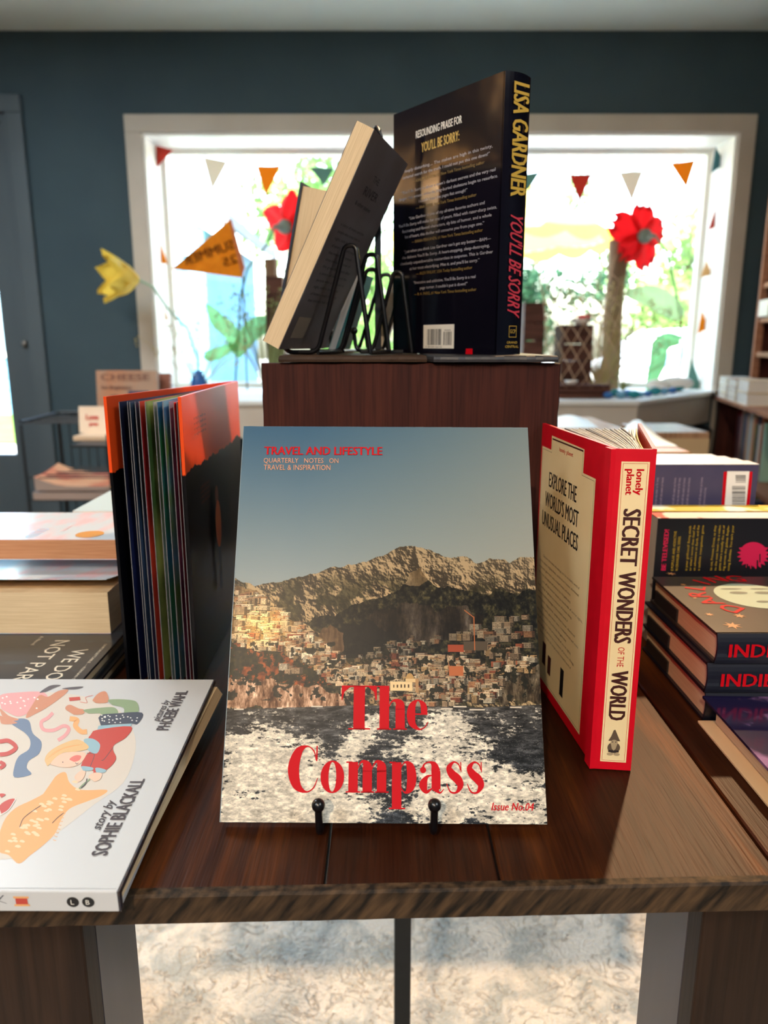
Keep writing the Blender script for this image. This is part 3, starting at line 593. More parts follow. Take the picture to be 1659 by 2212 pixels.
GL = {
 'T': (1.24, rc(0, 1.425, 1.22, 1.47) + rc(.42, 0, .42 + SW + .03, 1.47) + foot(.25, 1.0) + [[(0, 1.47), (0, .98), (.035, .98), (.09, 1.25), (.3, 1.43)], [(1.22, 1.47), (1.22, .98), (1.185, .98), (1.13, 1.25), (.92, 1.43)]]),
 'h': (1.02, rc(.08, 0, .08 + .33, 1.47) + rc(0, 1.425, .3, 1.47) + foot(0, .49) + stroke([(.38, .72, .03), (.5, .93, .05), (.64, .97, .12), (.77, .86, .3), (.79, .65, .31)]) + rc(.63, 0, .95, .72) + foot(.55, 1.02)),
 'e': (.78, stroke([(.60, .53, .22), (.57, .82, .2), (.39, .985, .05), (.2, .82, .22), (.145, .5, .29), (.2, .19, .22), (.43, .02, .06), (.62, .1, .035), (.73, .27, .02)]) + rc(.2, .5, .71, .545)),
 'C': (1.06, stroke([(.9, 1.02, .02), (.82, 1.3, .04), (.6, 1.45, .05), (.32, 1.27, .26), (.18, .74, .36), (.3, .22, .27), (.6, .015, .06), (.84, .14, .04), (.97, .45, .02)]) + rc(.9, .98, .945, 1.47)),
 'o': (.82, ring(.38, .49, .38, .51, .125, .465)),
 'm': (1.40, rc(.08, 0, .38, .96) + rc(0, .93, .2, .975) + foot(0, .46) + stroke([(.36, .72, .03), (.46, .93, .05), (.56, .97, .12), (.67, .85, .28), (.685, .65, .3)]) + rc(.535, 0, .835, .7) + foot(.49, .9)
       + stroke([(.82, .72, .03), (.92, .93, .05), (1.02, .97, .12), (1.13, .85, .28), (1.145, .65, .3)]) + rc(.995, 0, 1.295, .7) + foot(.94, 1.37)),
 'p': (.92, rc(.08, -.48, .38, .96) + rc(0, .93, .2, .975) + foot(-.02, .5, -.5) + stroke([(.36, .78, .03), (.5, .96, .06), (.66, .84, .24), (.715, .49, .3), (.66, .15, .24), (.5, .015, .06), (.36, .16, .03)])),
 'a': (.86, stroke([(.15, .72, .1), (.2, .9, .05), (.38, .97, .06), (.52, .88, .2), (.57, .68, .29)]) + disc(.16, .72, .1) + rc(.43, .12, .715, .7) + stroke([(.45, .56, .03), (.28, .5, .1), (.16, .26, .26), (.26, .04, .12), (.46, .16, .03)]) + stroke([(.57, .16, .28), (.63, .05, .1), (.72, .02, .05), (.82, .13, .02)])),
 's': (.66, stroke([(.5, .72, .02), (.45, .9, .04), (.29, .975, .06), (.14, .8, .17), (.23, .6, .26), (.4, .44, .28), (.49, .24, .2), (.36, .03, .07), (.17, .05, .05), (.05, .3, .02)]) + [[(.5, .98), (.535, .98), (.535, .66), (.51, .66)]]),
}
def word(b, s, x0, x1, ybase, xh, m):
    tot = sum(GL[c][0] for c in s) - .05; k = (x1 - x0) / tot; x = x0; z = .0009
    for c in s:
        for q in GL[c][1]:
            z += 2e-8; flat(b, [(x + p[0] * k, ybase + p[1] * xh) for p in q], Matrix(), z, m)
        x += GL[c][0] * k
def L7(x, y): u, s = C7(x, y); return (u * MW, (1 - s) * MH)
b = MB(); a0 = L7(605, 1548); a1 = L7(1035, 1548); a2 = L7(605, 1400); word(b, 'The', a0[0], a1[0], a0[1], a2[1] - a0[1], RED)
a0 = L7(337, 1858); a1 = L7(1313, 1866); a2 = L7(337, 1700); word(b, 'Compass', a0[0], a1[0], (a0[1] + a1[1]) / 2, a2[1] - a0[1], RED)
b.build('title_lettering', None, mg)['label'] = 'large red serif title'
ORP = mat('orange_print', (214, 150, 112), .5)
def line7(s, x0, x1, ytop, ybot, m, sh=0, bold=0): p0 = L7(x0, ybot); p1 = L7(x1, ybot); p2 = L7(x0, ytop); return (s, p0[0], p0[1], p2[1] - p0[1], p1[0] - p0[0], m, sh, bold)
lettering(mg, 'cover_lettering', [line7('TRAVEL AND LIFESTYLE', 235, 815, 150, 189, RED, 0, .00025), line7('QUARTERLY   NOTES   ON', 231, 600, 206, 229, ORP), line7('TRAVEL & INSPIRATION', 231, 560, 239, 264, ORP), line7('Issue No.04', 1345, 1550, 1912, 1950, RED, .25, .0001)], Matrix(), .0009)
# ================================================================== WIRE STANDS
def fillet(pts, r, k=5):
    P = [Vector(p) for p in pts]; out = [P[0]]
    for a, b_, c in zip(P, P[1:], P[2:]):
        d1 = (a - b_); d2 = (c - b_); r1 = min(r, d1.length * .45, d2.length * .45); p1 = b_ + d1.normalized() * r1; p2 = b_ + d2.normalized() * r1
        for i in range(k + 1):
            t = i / k; out.append(p1 * (1 - t) ** 2 + b_ * 2 * t * (1 - t) + p2 * t * t)
    out.append(P[-1]); return out
def easel(label, M, h=.092, d=.052, led=.034, sep=.076, r=.0023, ball=.02, group=None, pr=None):
    """local: X across, -Y towards the viewer of the book, Z up; origin at the rear foot line"""
    e = empty('wire_book_stand', M=M, label=label, cat='book stand', group=group)
    z0 = r
    for s in (-sep / 2, sep / 2):
        b = MB(); b.tube(fillet([(s, -d - led, z0 + ball), (s, -d - led + .002, z0), (s, -d, z0), (s, -d * .46, h), (s, -d * .26, h), (s, 0, z0)], .009), r); b.build('side_loop', WIRE, e)
        b = MB(); b.ball((s, -d - led, z0 + ball + r), .0042); b.build('ball_tip', WIRE, e)
    for y_ in (0, -d): b = MB(); b.tube([(-sep / 2, y_, z0), (sep / 2, y_, z0)], r * .95); b.build('cross_bar', WIRE, e)
    return e
# magazine stand: ledge in front, loops behind the magazine
e = empty('wire_book_stand', (-.005, .45, TZ), label='black wire stand with two ball tips holding the travel magazine', cat='book stand')
for s in (-.0385, .0385):
    b = MB(); b.tube(fillet([(s, -.0145, .026), (s, -.011, .0035), (s, .05, .0027), (s * .95, .117, .150), (s * .95, .130, .150), (s, .192, .0027)], .008), .0026); b.build('side_loop', WIRE, e)
    b = MB(); b.ball((s, -.0148, .029), .0046); b.build('ball_tip', WIRE, e)
b = MB(); b.tube([(-.0385, .192, .0027), (.0385, .192, .0027)], .0025); b.build('cross_bar', WIRE, e)
# ================================================================== THRILLER (upright on the slate)
JK = mat('thriller_jacket', (9, 9, 20), .14, .4, c2=(16, 12, 24), scale=9, bump=0, coat=.15)
# glossy wavy foil: bump at large scale
def wavy(m, s=26, st=.12):
    n = m.node_tree; p = n.nodes['Principled BSDF']; tc = n.nodes.new('ShaderNodeTexCoord'); t = n.nodes.new('ShaderNodeTexNoise'); t.inputs['Scale'].default_value = s; t.inputs['Detail'].default_value = 1
    n.links.new(tc.outputs['Object'], t.inputs[0]); bn = n.nodes.new('ShaderNodeBump'); bn.inputs['Strength'].default_value = st; bn.inputs['Distance'].default_value = .004
    n.links.new(t.outputs[0], bn.inputs['Height']); n.links.new(bn.outputs[0], p.inputs['Normal']); n.links.new(bn.outputs[0], p.inputs['Coat Normal'])
wavy(JK)
cx = Vector((-.596, .803, 0)).normalized(); cz_ = cx.cross(Vector((0, 0, 1)))
TWd, THt, TT = .1666, .2516, .0333
Mt = frame((.1097, .742, ZT + .0003), cx, (0, 0, 1), cz_)
th = book('hardcover_book', 'navy glossy hardcover thriller standing upright on the slate tile', Mt, TWd, THt, TT, JK, PAGE, True, round_=.004)
GOLD = mat('gold_print', (204, 168, 70), .45, .5); GOLD2 = mat('dull_gold_print', (150, 122, 60), .5); PINK = mat('pink_red_print', (196, 56, 74), .5); GREY = mat('grey_print', (186, 182, 190), .5)
S = THt / 612.0
def bl(s, x0, x1, y, h, m, sh=0, bold=0):        # line given as fractions of width (0 left edge as read) and height from the top
    return (s, x0 * TWd, (1 - y) * THt, h * THt, (x1 - x0) * TWd, m, sh, bold)
Lb = [bl('RESOUNDING PRAISE FOR', .235, .66, .125, .028, WHITE, 0, .0001), bl("YOU'LL BE SORRY:", .29, .64, .185, .036, GOLD, 0, .0002)]
yy = .245
para = [("\u201cA deeply disturbing.... The stakes are high in this twisty,", .06, .92), ('tortured search for the truth. I could not put this one down!\u201d', .10, .90), ('\u2014 ASHLEY ELSTON, #1 New York Times bestselling author', .2, .86), None,
 ("\u201cYou\u2019ll Be Sorry is about a town\u2019s darkest secrets and the very real", .09, .95), ('danger that ensues when its long-buried skeletons begin to resurface.', .06, .97), ('I couldn\u2019t turn the pages fast enough!\u201d', .27, .72), ('\u2014 ANA REYES, New York Times bestselling author', .24, .80), None,
 ('\u201cLisa Gardner is one of my all-time favorite authors and', .17, .87), ('You\u2019ll Be Sorry will make her one of yours. Filled with razor-sharp twists,', .06, .97), ('fascinating and flawed characters, sly bits of humor, and a whole', .10, .93), ('lot of heart, this thriller will consume you from page one.\u201d', .13, .87), ('\u2014 SARAH PEKKANEN, #1 New York Times bestselling author', .2, .86), None,
 ('\u201cJust when you think Lisa Gardner can\u2019t get any better\u2014BAM\u2014', .12, .93), ('she delivers You\u2019ll Be Sorry. A heart-stopping, sleep-destroying,', .10, .92), ('absolutely unputdownable masterclass in suspense. This is Gardner', .08, .95), ('at her most electrifying. Miss it, and you\u2019ll be sorry.\u201d', .18, .84), ('\u2014 ALEX FINLAY, USA Today bestselling author', .25, .78), None,
 ('\u201cExecutive and addictive, You\u2019ll Be Sorry is a real', .22, .81), ('page turner. I couldn\u2019t put it down!\u201d', .29, .74), ('\u2014 B. A. PARIS, #1 New York Times bestselling author', .23, .82)]
for q in para:
    if q is None: yy += .011; continue
    Lb.append(bl(q[0], q[1], q[2], yy, .0115, GOLD2 if q[0][0] == '\u2014' else GREY)); yy += .0245
lettering(th, 'back_cover_lettering', Lb, back_plane(TWd, THt), .0003)
barcode(th, back_plane(TWd, THt), .33 * TWd, .022 * THt, .30 * TWd, .098 * THt)
sp = spine_plane(THt, .0042)
lettering(th, 'author_lettering', [('LISA GARDNER', THt * .035, TT * .22, TT * .60, THt * .385, GOLD, 0, .0006)], sp, .0003)
lettering(th, 'title_lettering', [("YOU'LL BE SORRY", THt * .475, TT * .26, TT * .50, THt * .37, PINK, .25, .0003)], sp, .0003)
sv = plane_M((-.0046, 0, 0), (0, 0, 1), (0, 1, 0)) ; sv = plane_M((-.0047, 0, TT), (0, 0, -1), (0, 1, 0))
b = MB()
sv = frame((-.0048, 0, 0), (0, 0, 1), (0, 1, 0), (-1, 0, 0)); nn = .0001
def frame_rect(b, x0, y0, x1, y1, t, M, z, m): rect(b, x0, y0, x1, y0 + t, M, z, m); rect(b, x0, y1 - t, x1, y1, M, z, m); rect(b, x0, y0, x0 + t, y1, M, z, m); rect(b, x1 - t, y0, x1, y1, M, z, m)
frame_rect(b, .012, .0165, .0225, .0275, .0005, sv, 0, GOLD); b.build('publisher_emblem', None, th)
lettering(th, 'publisher_lettering', [('GCP', .0135, .0205, .0035, .0075, GOLD), ('GRAND', .0095, .0105, .0022, .0145, GOLD), ('CENTRAL', .0075, .0065, .0022, .0185, GOLD)], sv, .0001)
b = MB(); rect(b, .45 * TWd * 0 + .062 * 0 + TWd * .74, 0, TWd * .80, THt * .022, back_plane(TWd, THt), .0002, RED); b.build('cover_mark', None, th)
# ================================================================== BOOKS ON WIRE STANDS ON THE CRATE
sd = Vector((.25, .968, 0)).normalized(); fd = Vector((-sd.y, sd.x, 0))           # sd across the stand (away from us), fd towards its viewer
def stand_M(p): return frame(p, sd * -1, fd * -1, (0, 0, 1))   # local -Y = fd
def sM(p):       # X across, -Y = fd, Z up
    ey = fd * -1; ex = ey.cross(Vector((0, 0, 1))); return frame(p, ex, ey, (0, 0, 1))
easel('nearest black wire stand on the crate, under the grey paperback', sM((-.0038, .770, ZT + .0002)), .101, .0538, .0366, .0753)
easel('black wire stand behind the grey paperback, under the blue hardcover', sM((.0129, .888, ZT + .0002)), .091, .0538, .0366, .0645)
def leaning(name, label, p, ang, w_, h, t, cov, pages, hard, lift=.0028):
    up = (fd * -math.sin(ang) + Vector((0, 0, math.cos(ang)))).normalized()
    nz = (fd * math.cos(ang) + Vector((0, 0, math.sin(ang)))).normalized()      # front cover faces fd
    X = up.cross(nz)                                                            # Y x Z = X: spine -> fore-edge
    o = Vector(p); 
    if X.dot(sd) < 0: o = o + sd * w_                                           # spine is at the far side, fore-edge towards us
    return book(name, label, frame(o, X, up, nz), w_, h, t, cov, pages, hard), X
GC = mat('grey_back_cover', (112, 104, 104), .42, .5, c2=(96, 84, 80), scale=14)
pb, _ = leaning('paperback_book', 'grey backed paperback leaning on the nearest wire stand, cream pages', (-.0994, .717, ZT + .0055), R(27), .130, .2075, .018, GC, PAGEZ, False)
DK = mat('dark_grey_print', (52, 46, 48), .6)
bp = back_plane(.130, .2075); rr = random.Random(4); wl = ['a story of rivers and the', 'people who cross them at', 'night, told in short pages', 'of letters, maps and songs', 'that nobody had opened', 'since the long summer of', 'the great flood and after']
lettering(pb, 'back_cover_lettering', [(wl[i % 7], .018, .125 - i * .0068, .0027, .07 + .018 * rr.random(), DK) for i in range(12)] + [('THE', .05, .172, .006, .02, DK), ('RIVER', .04, .158, .008, .045, DK), ('& other stories', .03, .147, .004, .05, DK)], bp, .0003)
b = MB(); rect(b, .015, .012, .05, .034, bp, .0002, mat('dull_cream', (150, 132, 112), .6)); b.build('price_label', None, pb)
HB = mat('navy_cloth_cover', (24, 40, 62), .5)
leaning('hardcover_book', 'cream paged hardcover with navy cover leaning behind the grey paperback', (-.0925, .86, ZT + .0055), R(12.5), .129, .172, .036, HB, PAGEZ, True)
TEAL = mat('teal_cover', (30, 132, 140), .45)
leaning('paperback_book', 'thin teal paperback half hidden behind the nearest wire stand', (-.056, .86, ZT + .0005), R(20), .054, .091, .0085, TEAL, PAGEW, False)
# tall flat bar stand and pale book behind
e = empty('display_stand', (-.0065, .85, ZT), label='tall narrow black stand rising behind the grey paperback', cat='book stand')
b = MB(); b.box((-.0035, -.003, .004), (.0035, .003, .231), bv=.0008); b.build('upright', WIRE, e)
b = MB(); b.box((-.02, -.012, 0), (.028, .022, .004), bv=.001); b.build('base', WIRE, e)
b = MB(); b.tube(fillet([(-.004, -.003, .228), (-.002, -.006, .233), (.004, -.006, .223), (.004, -.004, .205)], .003), .0016); b.build('hook', WIRE, e)
PALE = mat('pale_book_cover', (206, 200, 186), .4, c2=(188, 168, 140), scale=20)
up = Vector((.32, 0, 1)).normalized()
book('paperback_book', 'pale paperback leaning beside the tall black stand, behind the thriller', frame((-.0129, .8976, ZT + .004), (.1, .99, 0), up, Vector((.1, .99, 0)).normalized().cross(up)), .032, .145, .013, PALE, PAGEW, False)
easel('small wire stand half hidden behind the navy thriller', sM((.0366, .86, ZT + .0002)), .086, .045, .021, .048)
# ================================================================== OPEN (FANNED) BOOKS
def fan_book(name, label, loc, H_, L0, L1, hinge, n, covM, leafcols, head, edgeM, thick=.003, leaf_t=.0006, inner=None, inset=.004, covM2=None, curve=0):
    """L0/L1: free-edge points (x,y) of the left and right cover; hinge: (left spine pt, right spine pt)"""
    e = empty(name, (loc[0], loc[1], loc[2]), label=label, cat='book'); o = Vector(loc); z0 = loc[2] + .0005
    def wallq(a, c, t, z0_, z1, m, nm, bow=0):
        a = Vector((a[0], a[1], 0)); c = Vector((c[0], c[1], 0)); d = c - a; nn = Vector((-d.y, d.x, 0)).normalized(); k = 10 if bow else 1; P = []
        for i in range(k + 1):
            u = i / k; q = a + d * u + nn * bow * math.sin(math.pi * u); P.append(q)
        bm = MB(); A = P + [q + nn * t for q in P[::-1]]; bm.prism([(q.x, q.y, z0_) for q in A], (0, 0, z1 - z0_)); return bm.build(nm, m, e, o)
    hl, hr = hinge
    wallq(hl, L0, thick, z0, z0 + H_, covM, 'front_cover'); wallq(hr, L1, -thick, z0, z0 + H_, covM2 or covM, 'back_cover')
    return e, wallq, z0
def split_mat(name, top, bot, zc, amp=.008, rough=.22, coat=.3, sc=40, third=None):
    m = bpy.data.materials.new(name); m.use_nodes = True; n = m.node_tree; p = n.nodes['Principled BSDF']; L = n.links.new
    tc = n.nodes.new('ShaderNodeTexCoord'); sx = n.nodes.new('ShaderNodeSeparateXYZ'); L(tc.outputs['Object'], sx.inputs[0])
    nz = n.nodes.new('ShaderNodeTexNoise'); nz.inputs['Scale'].default_value = sc; nz.inputs['Detail'].default_value = 3; L(tc.outputs['Object'], nz.inputs[0])
    a = n.nodes.new('ShaderNodeMath'); a.operation = 'MULTIPLY_ADD'; L(nz.outputs[0], a.inputs[0]); a.inputs[1].default_value = amp * 2; L(sx.outputs[2], a.inputs[2])
    mr = n.nodes.new('ShaderNodeMapRange'); mr.inputs[1].default_value = zc + amp - .0005; mr.inputs[2].default_value = zc + amp + .0005; L(a.outputs[0], mr.inputs[0])
    mx = n.nodes.new('ShaderNodeMix'); mx.data_type = 'RGBA'; L(mr.outputs[0], mx.inputs[0]); mx.inputs[6].default_value = lin(bot); mx.inputs[7].default_value = lin(top); L(mx.outputs[2], p.inputs['Base Color'])
    p.inputs['Roughness'].default_value = rough; p.inputs['Specular IOR Level'].default_value = .3; return m
OC = split_mat('night_picture_cover', (236, 78, 26), (5, 5, 9), .212, .008, rough=.38, coat=.0)
LOCO = (-.20, .80, TZ); HL, HR = (-.194, .948), (-.185, .948); FL, FR = (-.2505, .667), (-.1800, .663)
ob, wq, z0 = fan_book('open_picture_book', 'open picture book standing on end, orange and black cover, pages fanned', LOCO, .2805, FL, FR, (HL, HR), 0, OC, None, None, None, .003)
wq(HL, HR, .003, z0, z0 + .2805, OC, 'spine')
cols = [((22, 28, 62), (12, 14, 30)), ((44, 60, 84), (20, 24, 44)), ((50, 68, 92), (18, 28, 40)), ((34, 62, 98), (20, 38, 38)), ((206, 52, 44), (150, 26, 34)), ((120, 132, 76), (44, 70, 34)), ((190, 176, 150), (120, 104, 80)), ((40, 78, 110), (34, 84, 56)), ((80, 116, 140), (96, 116, 54)), ((84, 96, 130), (30, 36, 60)), ((200, 46, 48), (140, 26, 40)), ((22, 20, 48), (10, 10, 22))]
fr2 = [.17, .27, .315, .37, .425, .51, .60, .655, .73, .80, .87, .905]
LINE = mat('page_edge_white', (118, 116, 120), .8)
for i, (u, cc) in enumerate(zip(fr2, cols)):
    h_ = Vector((HL[0] + (HR[0] - HL[0]) * u, .944)); f_ = Vector((FL[0] + (FR[0] - FL[0]) * u, .6715 + .002 * math.sin(i * 2.3)))
    cc = tuple(tuple(min(255, v * 1.35) for v in q_) for q_ in cc); m = mat('picture_page_%d' % i, cc[0], .45, .4, c2=cc[1], scale=9, lo=.42, hi=.58)
    lf = wq(h_, f_, .0006, z0 + .003, z0 + .2755 + .0006 * math.sin(i * 1.7), m, 'leaf', .001 * math.sin(i * 1.9))
    d = (f_ - h_).normalized(); g_ = f_ + d * .0004
    wq(f_, g_, .0006, z0 + .003, z0 + .2755, LINE, 'leaf_edge')
# jacket art: gold speckles on the flap, moon hill with a figure
b = MB(); rr = random.Random(8); PG = [mat('gold_leafprint', (214, 160, 60), .4), mat('amber_print', (196, 98, 40), .4)]
dd = (Vector(FL) - Vector(HL)).normalized()
Mi = frame((FL[0] - .18 * 0 - LOCO[0], FL[1] - LOCO[1], 0), (-dd.x, -dd.y, 0), (0, 0, 1), Vector((-dd.x, -dd.y, 0)).cross(Vector((0, 0, 1))))
sgn = Mi
for k in range(70):
    x = abs(rr.gauss(.006, .006)); y = .192 + rr.gauss(0, .008); r0 = rr.uniform(.0006, .0013)
    if x < .022: flat(b, [(x + r0 * math.cos(a * 1.257), y + r0 * math.sin(a * 1.257)) for a in range(5)], Mi, .0003, PG[k % 2])
b.build('jacket_speckles', None, ob)
dr_ = (Vector(HR) - Vector(FR)).normalized(); Mo = frame((FR[0] + .0031 - LOCO[0], FR[1] - LOCO[1], 0), (dr_.x, dr_.y, 0), (0, 0, 1), Vector((dr_.x, dr_.y, 0)).cross(Vector((0, 0, 1))))
b = MB(); FB = mat('figure_blue', (52, 66, 84), .5); FO = mat('figure_orange', (196, 86, 34), .5); FS = mat('figure_skin', (120, 62, 44), .5)
el = lambda cx, cy, rx, ry, n=18: [(cx + rx * math.cos(2 * math.pi * i / n), cy + ry * math.sin(2 * math.pi * i / n)) for i in range(n)]
flat(b, el(.112, .170, .008, .010), Mo, .0004, FS); flat(b, el(.113, .138, .014, .026), Mo, .0006, FO); rect(b, .106, .066, .119, .116, Mo, .0004, FB)
b.build('cover_figure', None, ob)
lettering(ob, 'flap_lettering', [('a night walk to', .028, .258 - i * .005, .0028, .05, mat('flap_ink', (70, 40, 40), .5)) for i in range(4)] + [('under the moon', .04, .19 - i * .005, .0028, .04, FS) for i in range(4)], Mo, .0004)
# --- red travel book, spine towards us, pages fanned behind
RC = mat('red_cloth_cover', (216, 8, 34), .42, .4, c2=(206, 6, 30), scale=60, bump=.1)
SL, SR = (.1655, .5245), (.1935, .5215); LR = (.1496, .700); RR_ = (.2420, .698); LOCR = (.18, .6, TZ); HR_ = .2535
rb, wq, z0 = fan_book('red_travel_book', 'red hardcover travel guide standing with its cream spine to the front', LOCR, HR_, SL, SR, (LR, RR_), 0, RC, None, None, None, .003)
wq(SL, SR, .003, z0, z0 + HR_, RC, 'spine')
wq((.1645, .536), (.1655, .5245), -.0036, z0, z0 + HR_ - .0002, RC, 'hinge_ridge')
PW = mat('guide_pages', (232, 230, 224), .7, .3, c2=(206, 204, 198), scale=60)
YP = mat('yellow_endpaper', (206, 180, 80), .6); IN = mat('guide_dark_page', (90, 84, 84), .6)
nl = 34
for i in range(nl):
    u = (i + .5) / nl; v = .5 + (u - .5) * 1.0; s_ = Vector((SL[0] + .0035 + (SR[0] - SL[0] - .008) * u, .5285)); f_ = Vector((LR[0] + .004 + (RR_[0] - LR[0] - .0085) * (v ** 1.15), .689 - .003 * math.sin(i * 1.3)))
    m = YP if i == nl - 1 else (IN if i in (7, 15, 23, 28) else PW)
    wq(s_, f_, .0007 if i < 26 else .0009, z0 + .003, z0 + HR_ - .004 + .0008 * math.sin(i * 2.1), m, 'leaf', -.004 * u if u < .85 else .002)
# cream panel on the back cover and on the spine
CRM = mat('cream_panel', (246, 222, 172), .55, .4, c2=(240, 214, 162), scale=18); DKB = mat('dark_brown_print', (66, 26, 22), .5)
dx = (Vector(LR) - Vector(SL)); ln = dx.length; dx = dx.normalized()
Mc = frame((LR[0] - LOCR[0] - .0001, LR[1] - LOCR[1], z0 - TZ), (-dx.x, -dx.y, 0), (0, 0, 1), Vector((-dx.x, -dx.y, 0)).cross(Vector((0, 0, 1))))
b = MB(); H = HR_; x1 = .142
pts = [(.004, .010), (x1, .010), (x1, H - .028), (.1145, H - .028), (.1145, H - .009), (.031, H - .008), (.031, H - .021), (.004, H - .021)]
flat(b, pts, Mc, .0002, CRM); b.build('back_panel', None, rb)
b = MB()
for (a, c) in zip(pts, pts[1:] + pts[:1]):
    ax, ay, bx, by = a[0], a[1], c[0], c[1]; mx_, my_ = (.006 + x1) / 2, H / 2; ii = lambda x, y: (x + (.0022 if x < mx_ else -.0022), y + (.0022 if y < my_ else -.0022)); p0 = ii(ax, ay); p1 = ii(bx, by)
    rect(b, min(p0[0], p1[0]) - .00015, min(p0[1], p1[1]) - .00015, max(p0[0], p1[0]) + .00015, max(p0[1], p1[1]) + .00015, Mc, .0003, DKB)
b.build('panel_border', None, rb)
LT = [('lonely', .054, H - .019, .0036, .016, RED, 0, .0001), ('planet', .073, H - .019, .0036, .016, RED, 0, .0001),
      ('EXPLORE THE', .0295, H - .0550, .0135, .073, BLACK, 0, .0004), ("WORLD'S MOST", .021, H - .0745, .0135, .089, BLACK, 0, .0004), ('UNUSUAL PLACES', .0145, H - .0940, .0135, .0975, BLACK, 0, .0004)]
ws = ['Discover the hidden, the strange and the wonderful world of', 'curious places: singing dunes, upside-down houses, abandoned', 'theme parks, glow-worm caves, crooked forests and more.', 'With maps, photographs and practical tips, this guide takes', 'you off the beaten track to hundreds of secret sights,', 'from a village of gnomes to a museum of broken things.']
for i in range(13): LT.append((ws[i % 6], .012 + (.0 if i % 4 else .012), H - .124 - i * .0062, .0022, .098 + .012 * math.sin(i * 1.9), mat('brown_small_print', (112, 84, 60), .5)))
lettering(rb, 'back_cover_lettering', LT, Mc, .0003)
b = MB()
for (x, y, a, c, m) in ((.035, .027, .010, .022, DKB), (.052, .024, .009, .018, DKB), (.088, .020, .009, .026, BLACK)): rect(b, x, y, x + a, y + c, Mc, .0003, m)
b.build('back_cover_marks', None, rb)
ds = (Vector(SR) - Vector(SL)); sw = ds.length; ds = ds.normalized(); sn = Vector((ds.y, -ds.x, 0))       # spine outward normal, towards us
Ms = frame(Vector((SL[0], SL[1], z0 + HR_)) - Vector(LOCR) + sn * .0001, (0, 0, -1), (ds.x, ds.y, 0), sn)     # X runs down the spine
Ms = frame(Vector((SL[0], SL[1], z0 + HR_)) - Vector(LOCR) + sn * .0033 * 0, (0, 0, -1), (ds.x, ds.y, 0), Vector((0, 0, -1)).cross(Vector((ds.x, ds.y, 0))))
b = MB(); rect(b, .009, .0042, H - .0068, sw - .0042, Ms, .0002, CRM); b.build('spine_panel', None, rb)
b = MB(); frame_rect(b, .0102, .0054, H - .008, sw - .0054, .00025, Ms, .0003, RED); b.build('spine_border', None, rb)
lettering(rb, 'spine_lettering', [('lonely', .0146, .0152, .0052, .0185, RED, 0, .0003), ('planet', .0146, .0085, .0052, .0185, RED, 0, .0003),
  ('SECRET', .044, .0082, .0122, .042, DKB, 0, .0006), ('WONDERS', .0914, .0082, .0122, .0555, DKB, 0, .0006), ('OF THE', .1505, .0115, .0048, .016, RED), ('WORLD', .170, .0082, .0122, .0405, DKB, 0, .0006)], Ms, .0003)
# the little bearded gnome print (upright, so its up is -X of Ms)
gm_ = frame(Ms @ Vector((H - .0125, .0078, .0004)), (ds.x, ds.y, 0), (0, 0, 1), Vector((ds.x, ds.y, 0)).cross(Vector((0, 0, 1)))); b = MB(); GI = mat('gnome_ink', (96, 78, 62), .6); GI2 = mat('gnome_beard', (176, 154, 120), .6); GI3 = mat('gnome_dark', (44, 34, 32), .6)
flat(b, [(.0015, .0125), (.0105, .0125), (.0085, .017), (.0062, .0222), (.0050, .0215), (.0035, .0165)], gm_, 0, GI); flat(b, el(.006, .011, .0028, .0026), gm_, .0001, GI2)
flat(b, el(.006, .0068, .0048, .0048), gm_, .00005, GI); flat(b, [(.0035, .0105), (.0085, .0105), (.0075, .006), (.006, .0042), (.0045, .006)], gm_, .00015, GI2); rect(b, .002, .0028, .010, .0046, gm_, .0001, GI3)
flat(b, el(.0035, .0012, .0024, .0013), gm_, .0001, GI2); flat(b, el(.0085, .0012, .0024, .0013), gm_, .0001, GI2)
for xx_ in (.0048, .0072): flat(b, el(xx_, .0117, .0004, .0005, 8), gm_, .0002, GI3)
b.build('spine_figure', None, rb)
# ================================================================== WHITE PICTURE BOOK, FRONT LEFT
PBW, PBH, PBT = .248, .262, .0145
WC = mat('white_picture_cover', (204, 206, 208), .34, .4, c2=(200, 200, 200), scale=4)
tlt = R(3.45); px_ = Vector((.006, math.cos(tlt), math.sin(tlt))).normalized(); py_ = Vector((-1, .006, 0)).normalized()
Mp = frame((-.1556, .3738, TZ + .0012), px_, py_, px_.cross(py_))
DE = mat('dark_patterned_edge', (34, 32, 44), .5, c2=(70, 56, 50), scale=160, lo=.45, hi=.6)
wb = empty('picture_book', M=Mp, label='white illustrated picture book lying flat at the front left edge', cat='book')
b = MB(); b.box((0, 0, PBT - .0034), (PBW, PBH, PBT), WC, bv=.0006); b.box((0, 0, 0), (PBW, PBH, .003), WC); b.box((-.0012, 0, 0), (.0025, PBH, PBT), WC, bv=.0008); b.build('cover', None, wb)
b = MB(); b.box((-.0010, -.0012, PBT - .0040), (PBW, -.0001, PBT - .0002)); b.box((-.0010, -.0012, 0), (.0025, -.0001, PBT - .004)); b.build('cover_edge', DE, wb)
b = MB(); b.hexa([(.003, .001, .003), (PBW - .006, -.0085, .003), (PBW - .006, PBH - .004, .003), (.003, PBH - .004, .003), (.003, .003, PBT - .0042), (PBW - .006, -.004, PBT - .0042), (PBW - .006, PBH - .004, PBT - .0042), (.003, PBH - .004, PBT - .0042)]); b.build('page_block', PAGEZ, wb)
Mpi = Mp.inverted()
def P5(x, y):
    r = Mpi.to_3x3() @ ray(x / 3.19, 1440 + y / 3.19); c_ = Mpi @ Vector((0, 0, CZ)); return c_ + r * ((PBT - c_.z) / r.z)       # crop point -> local point on the cover
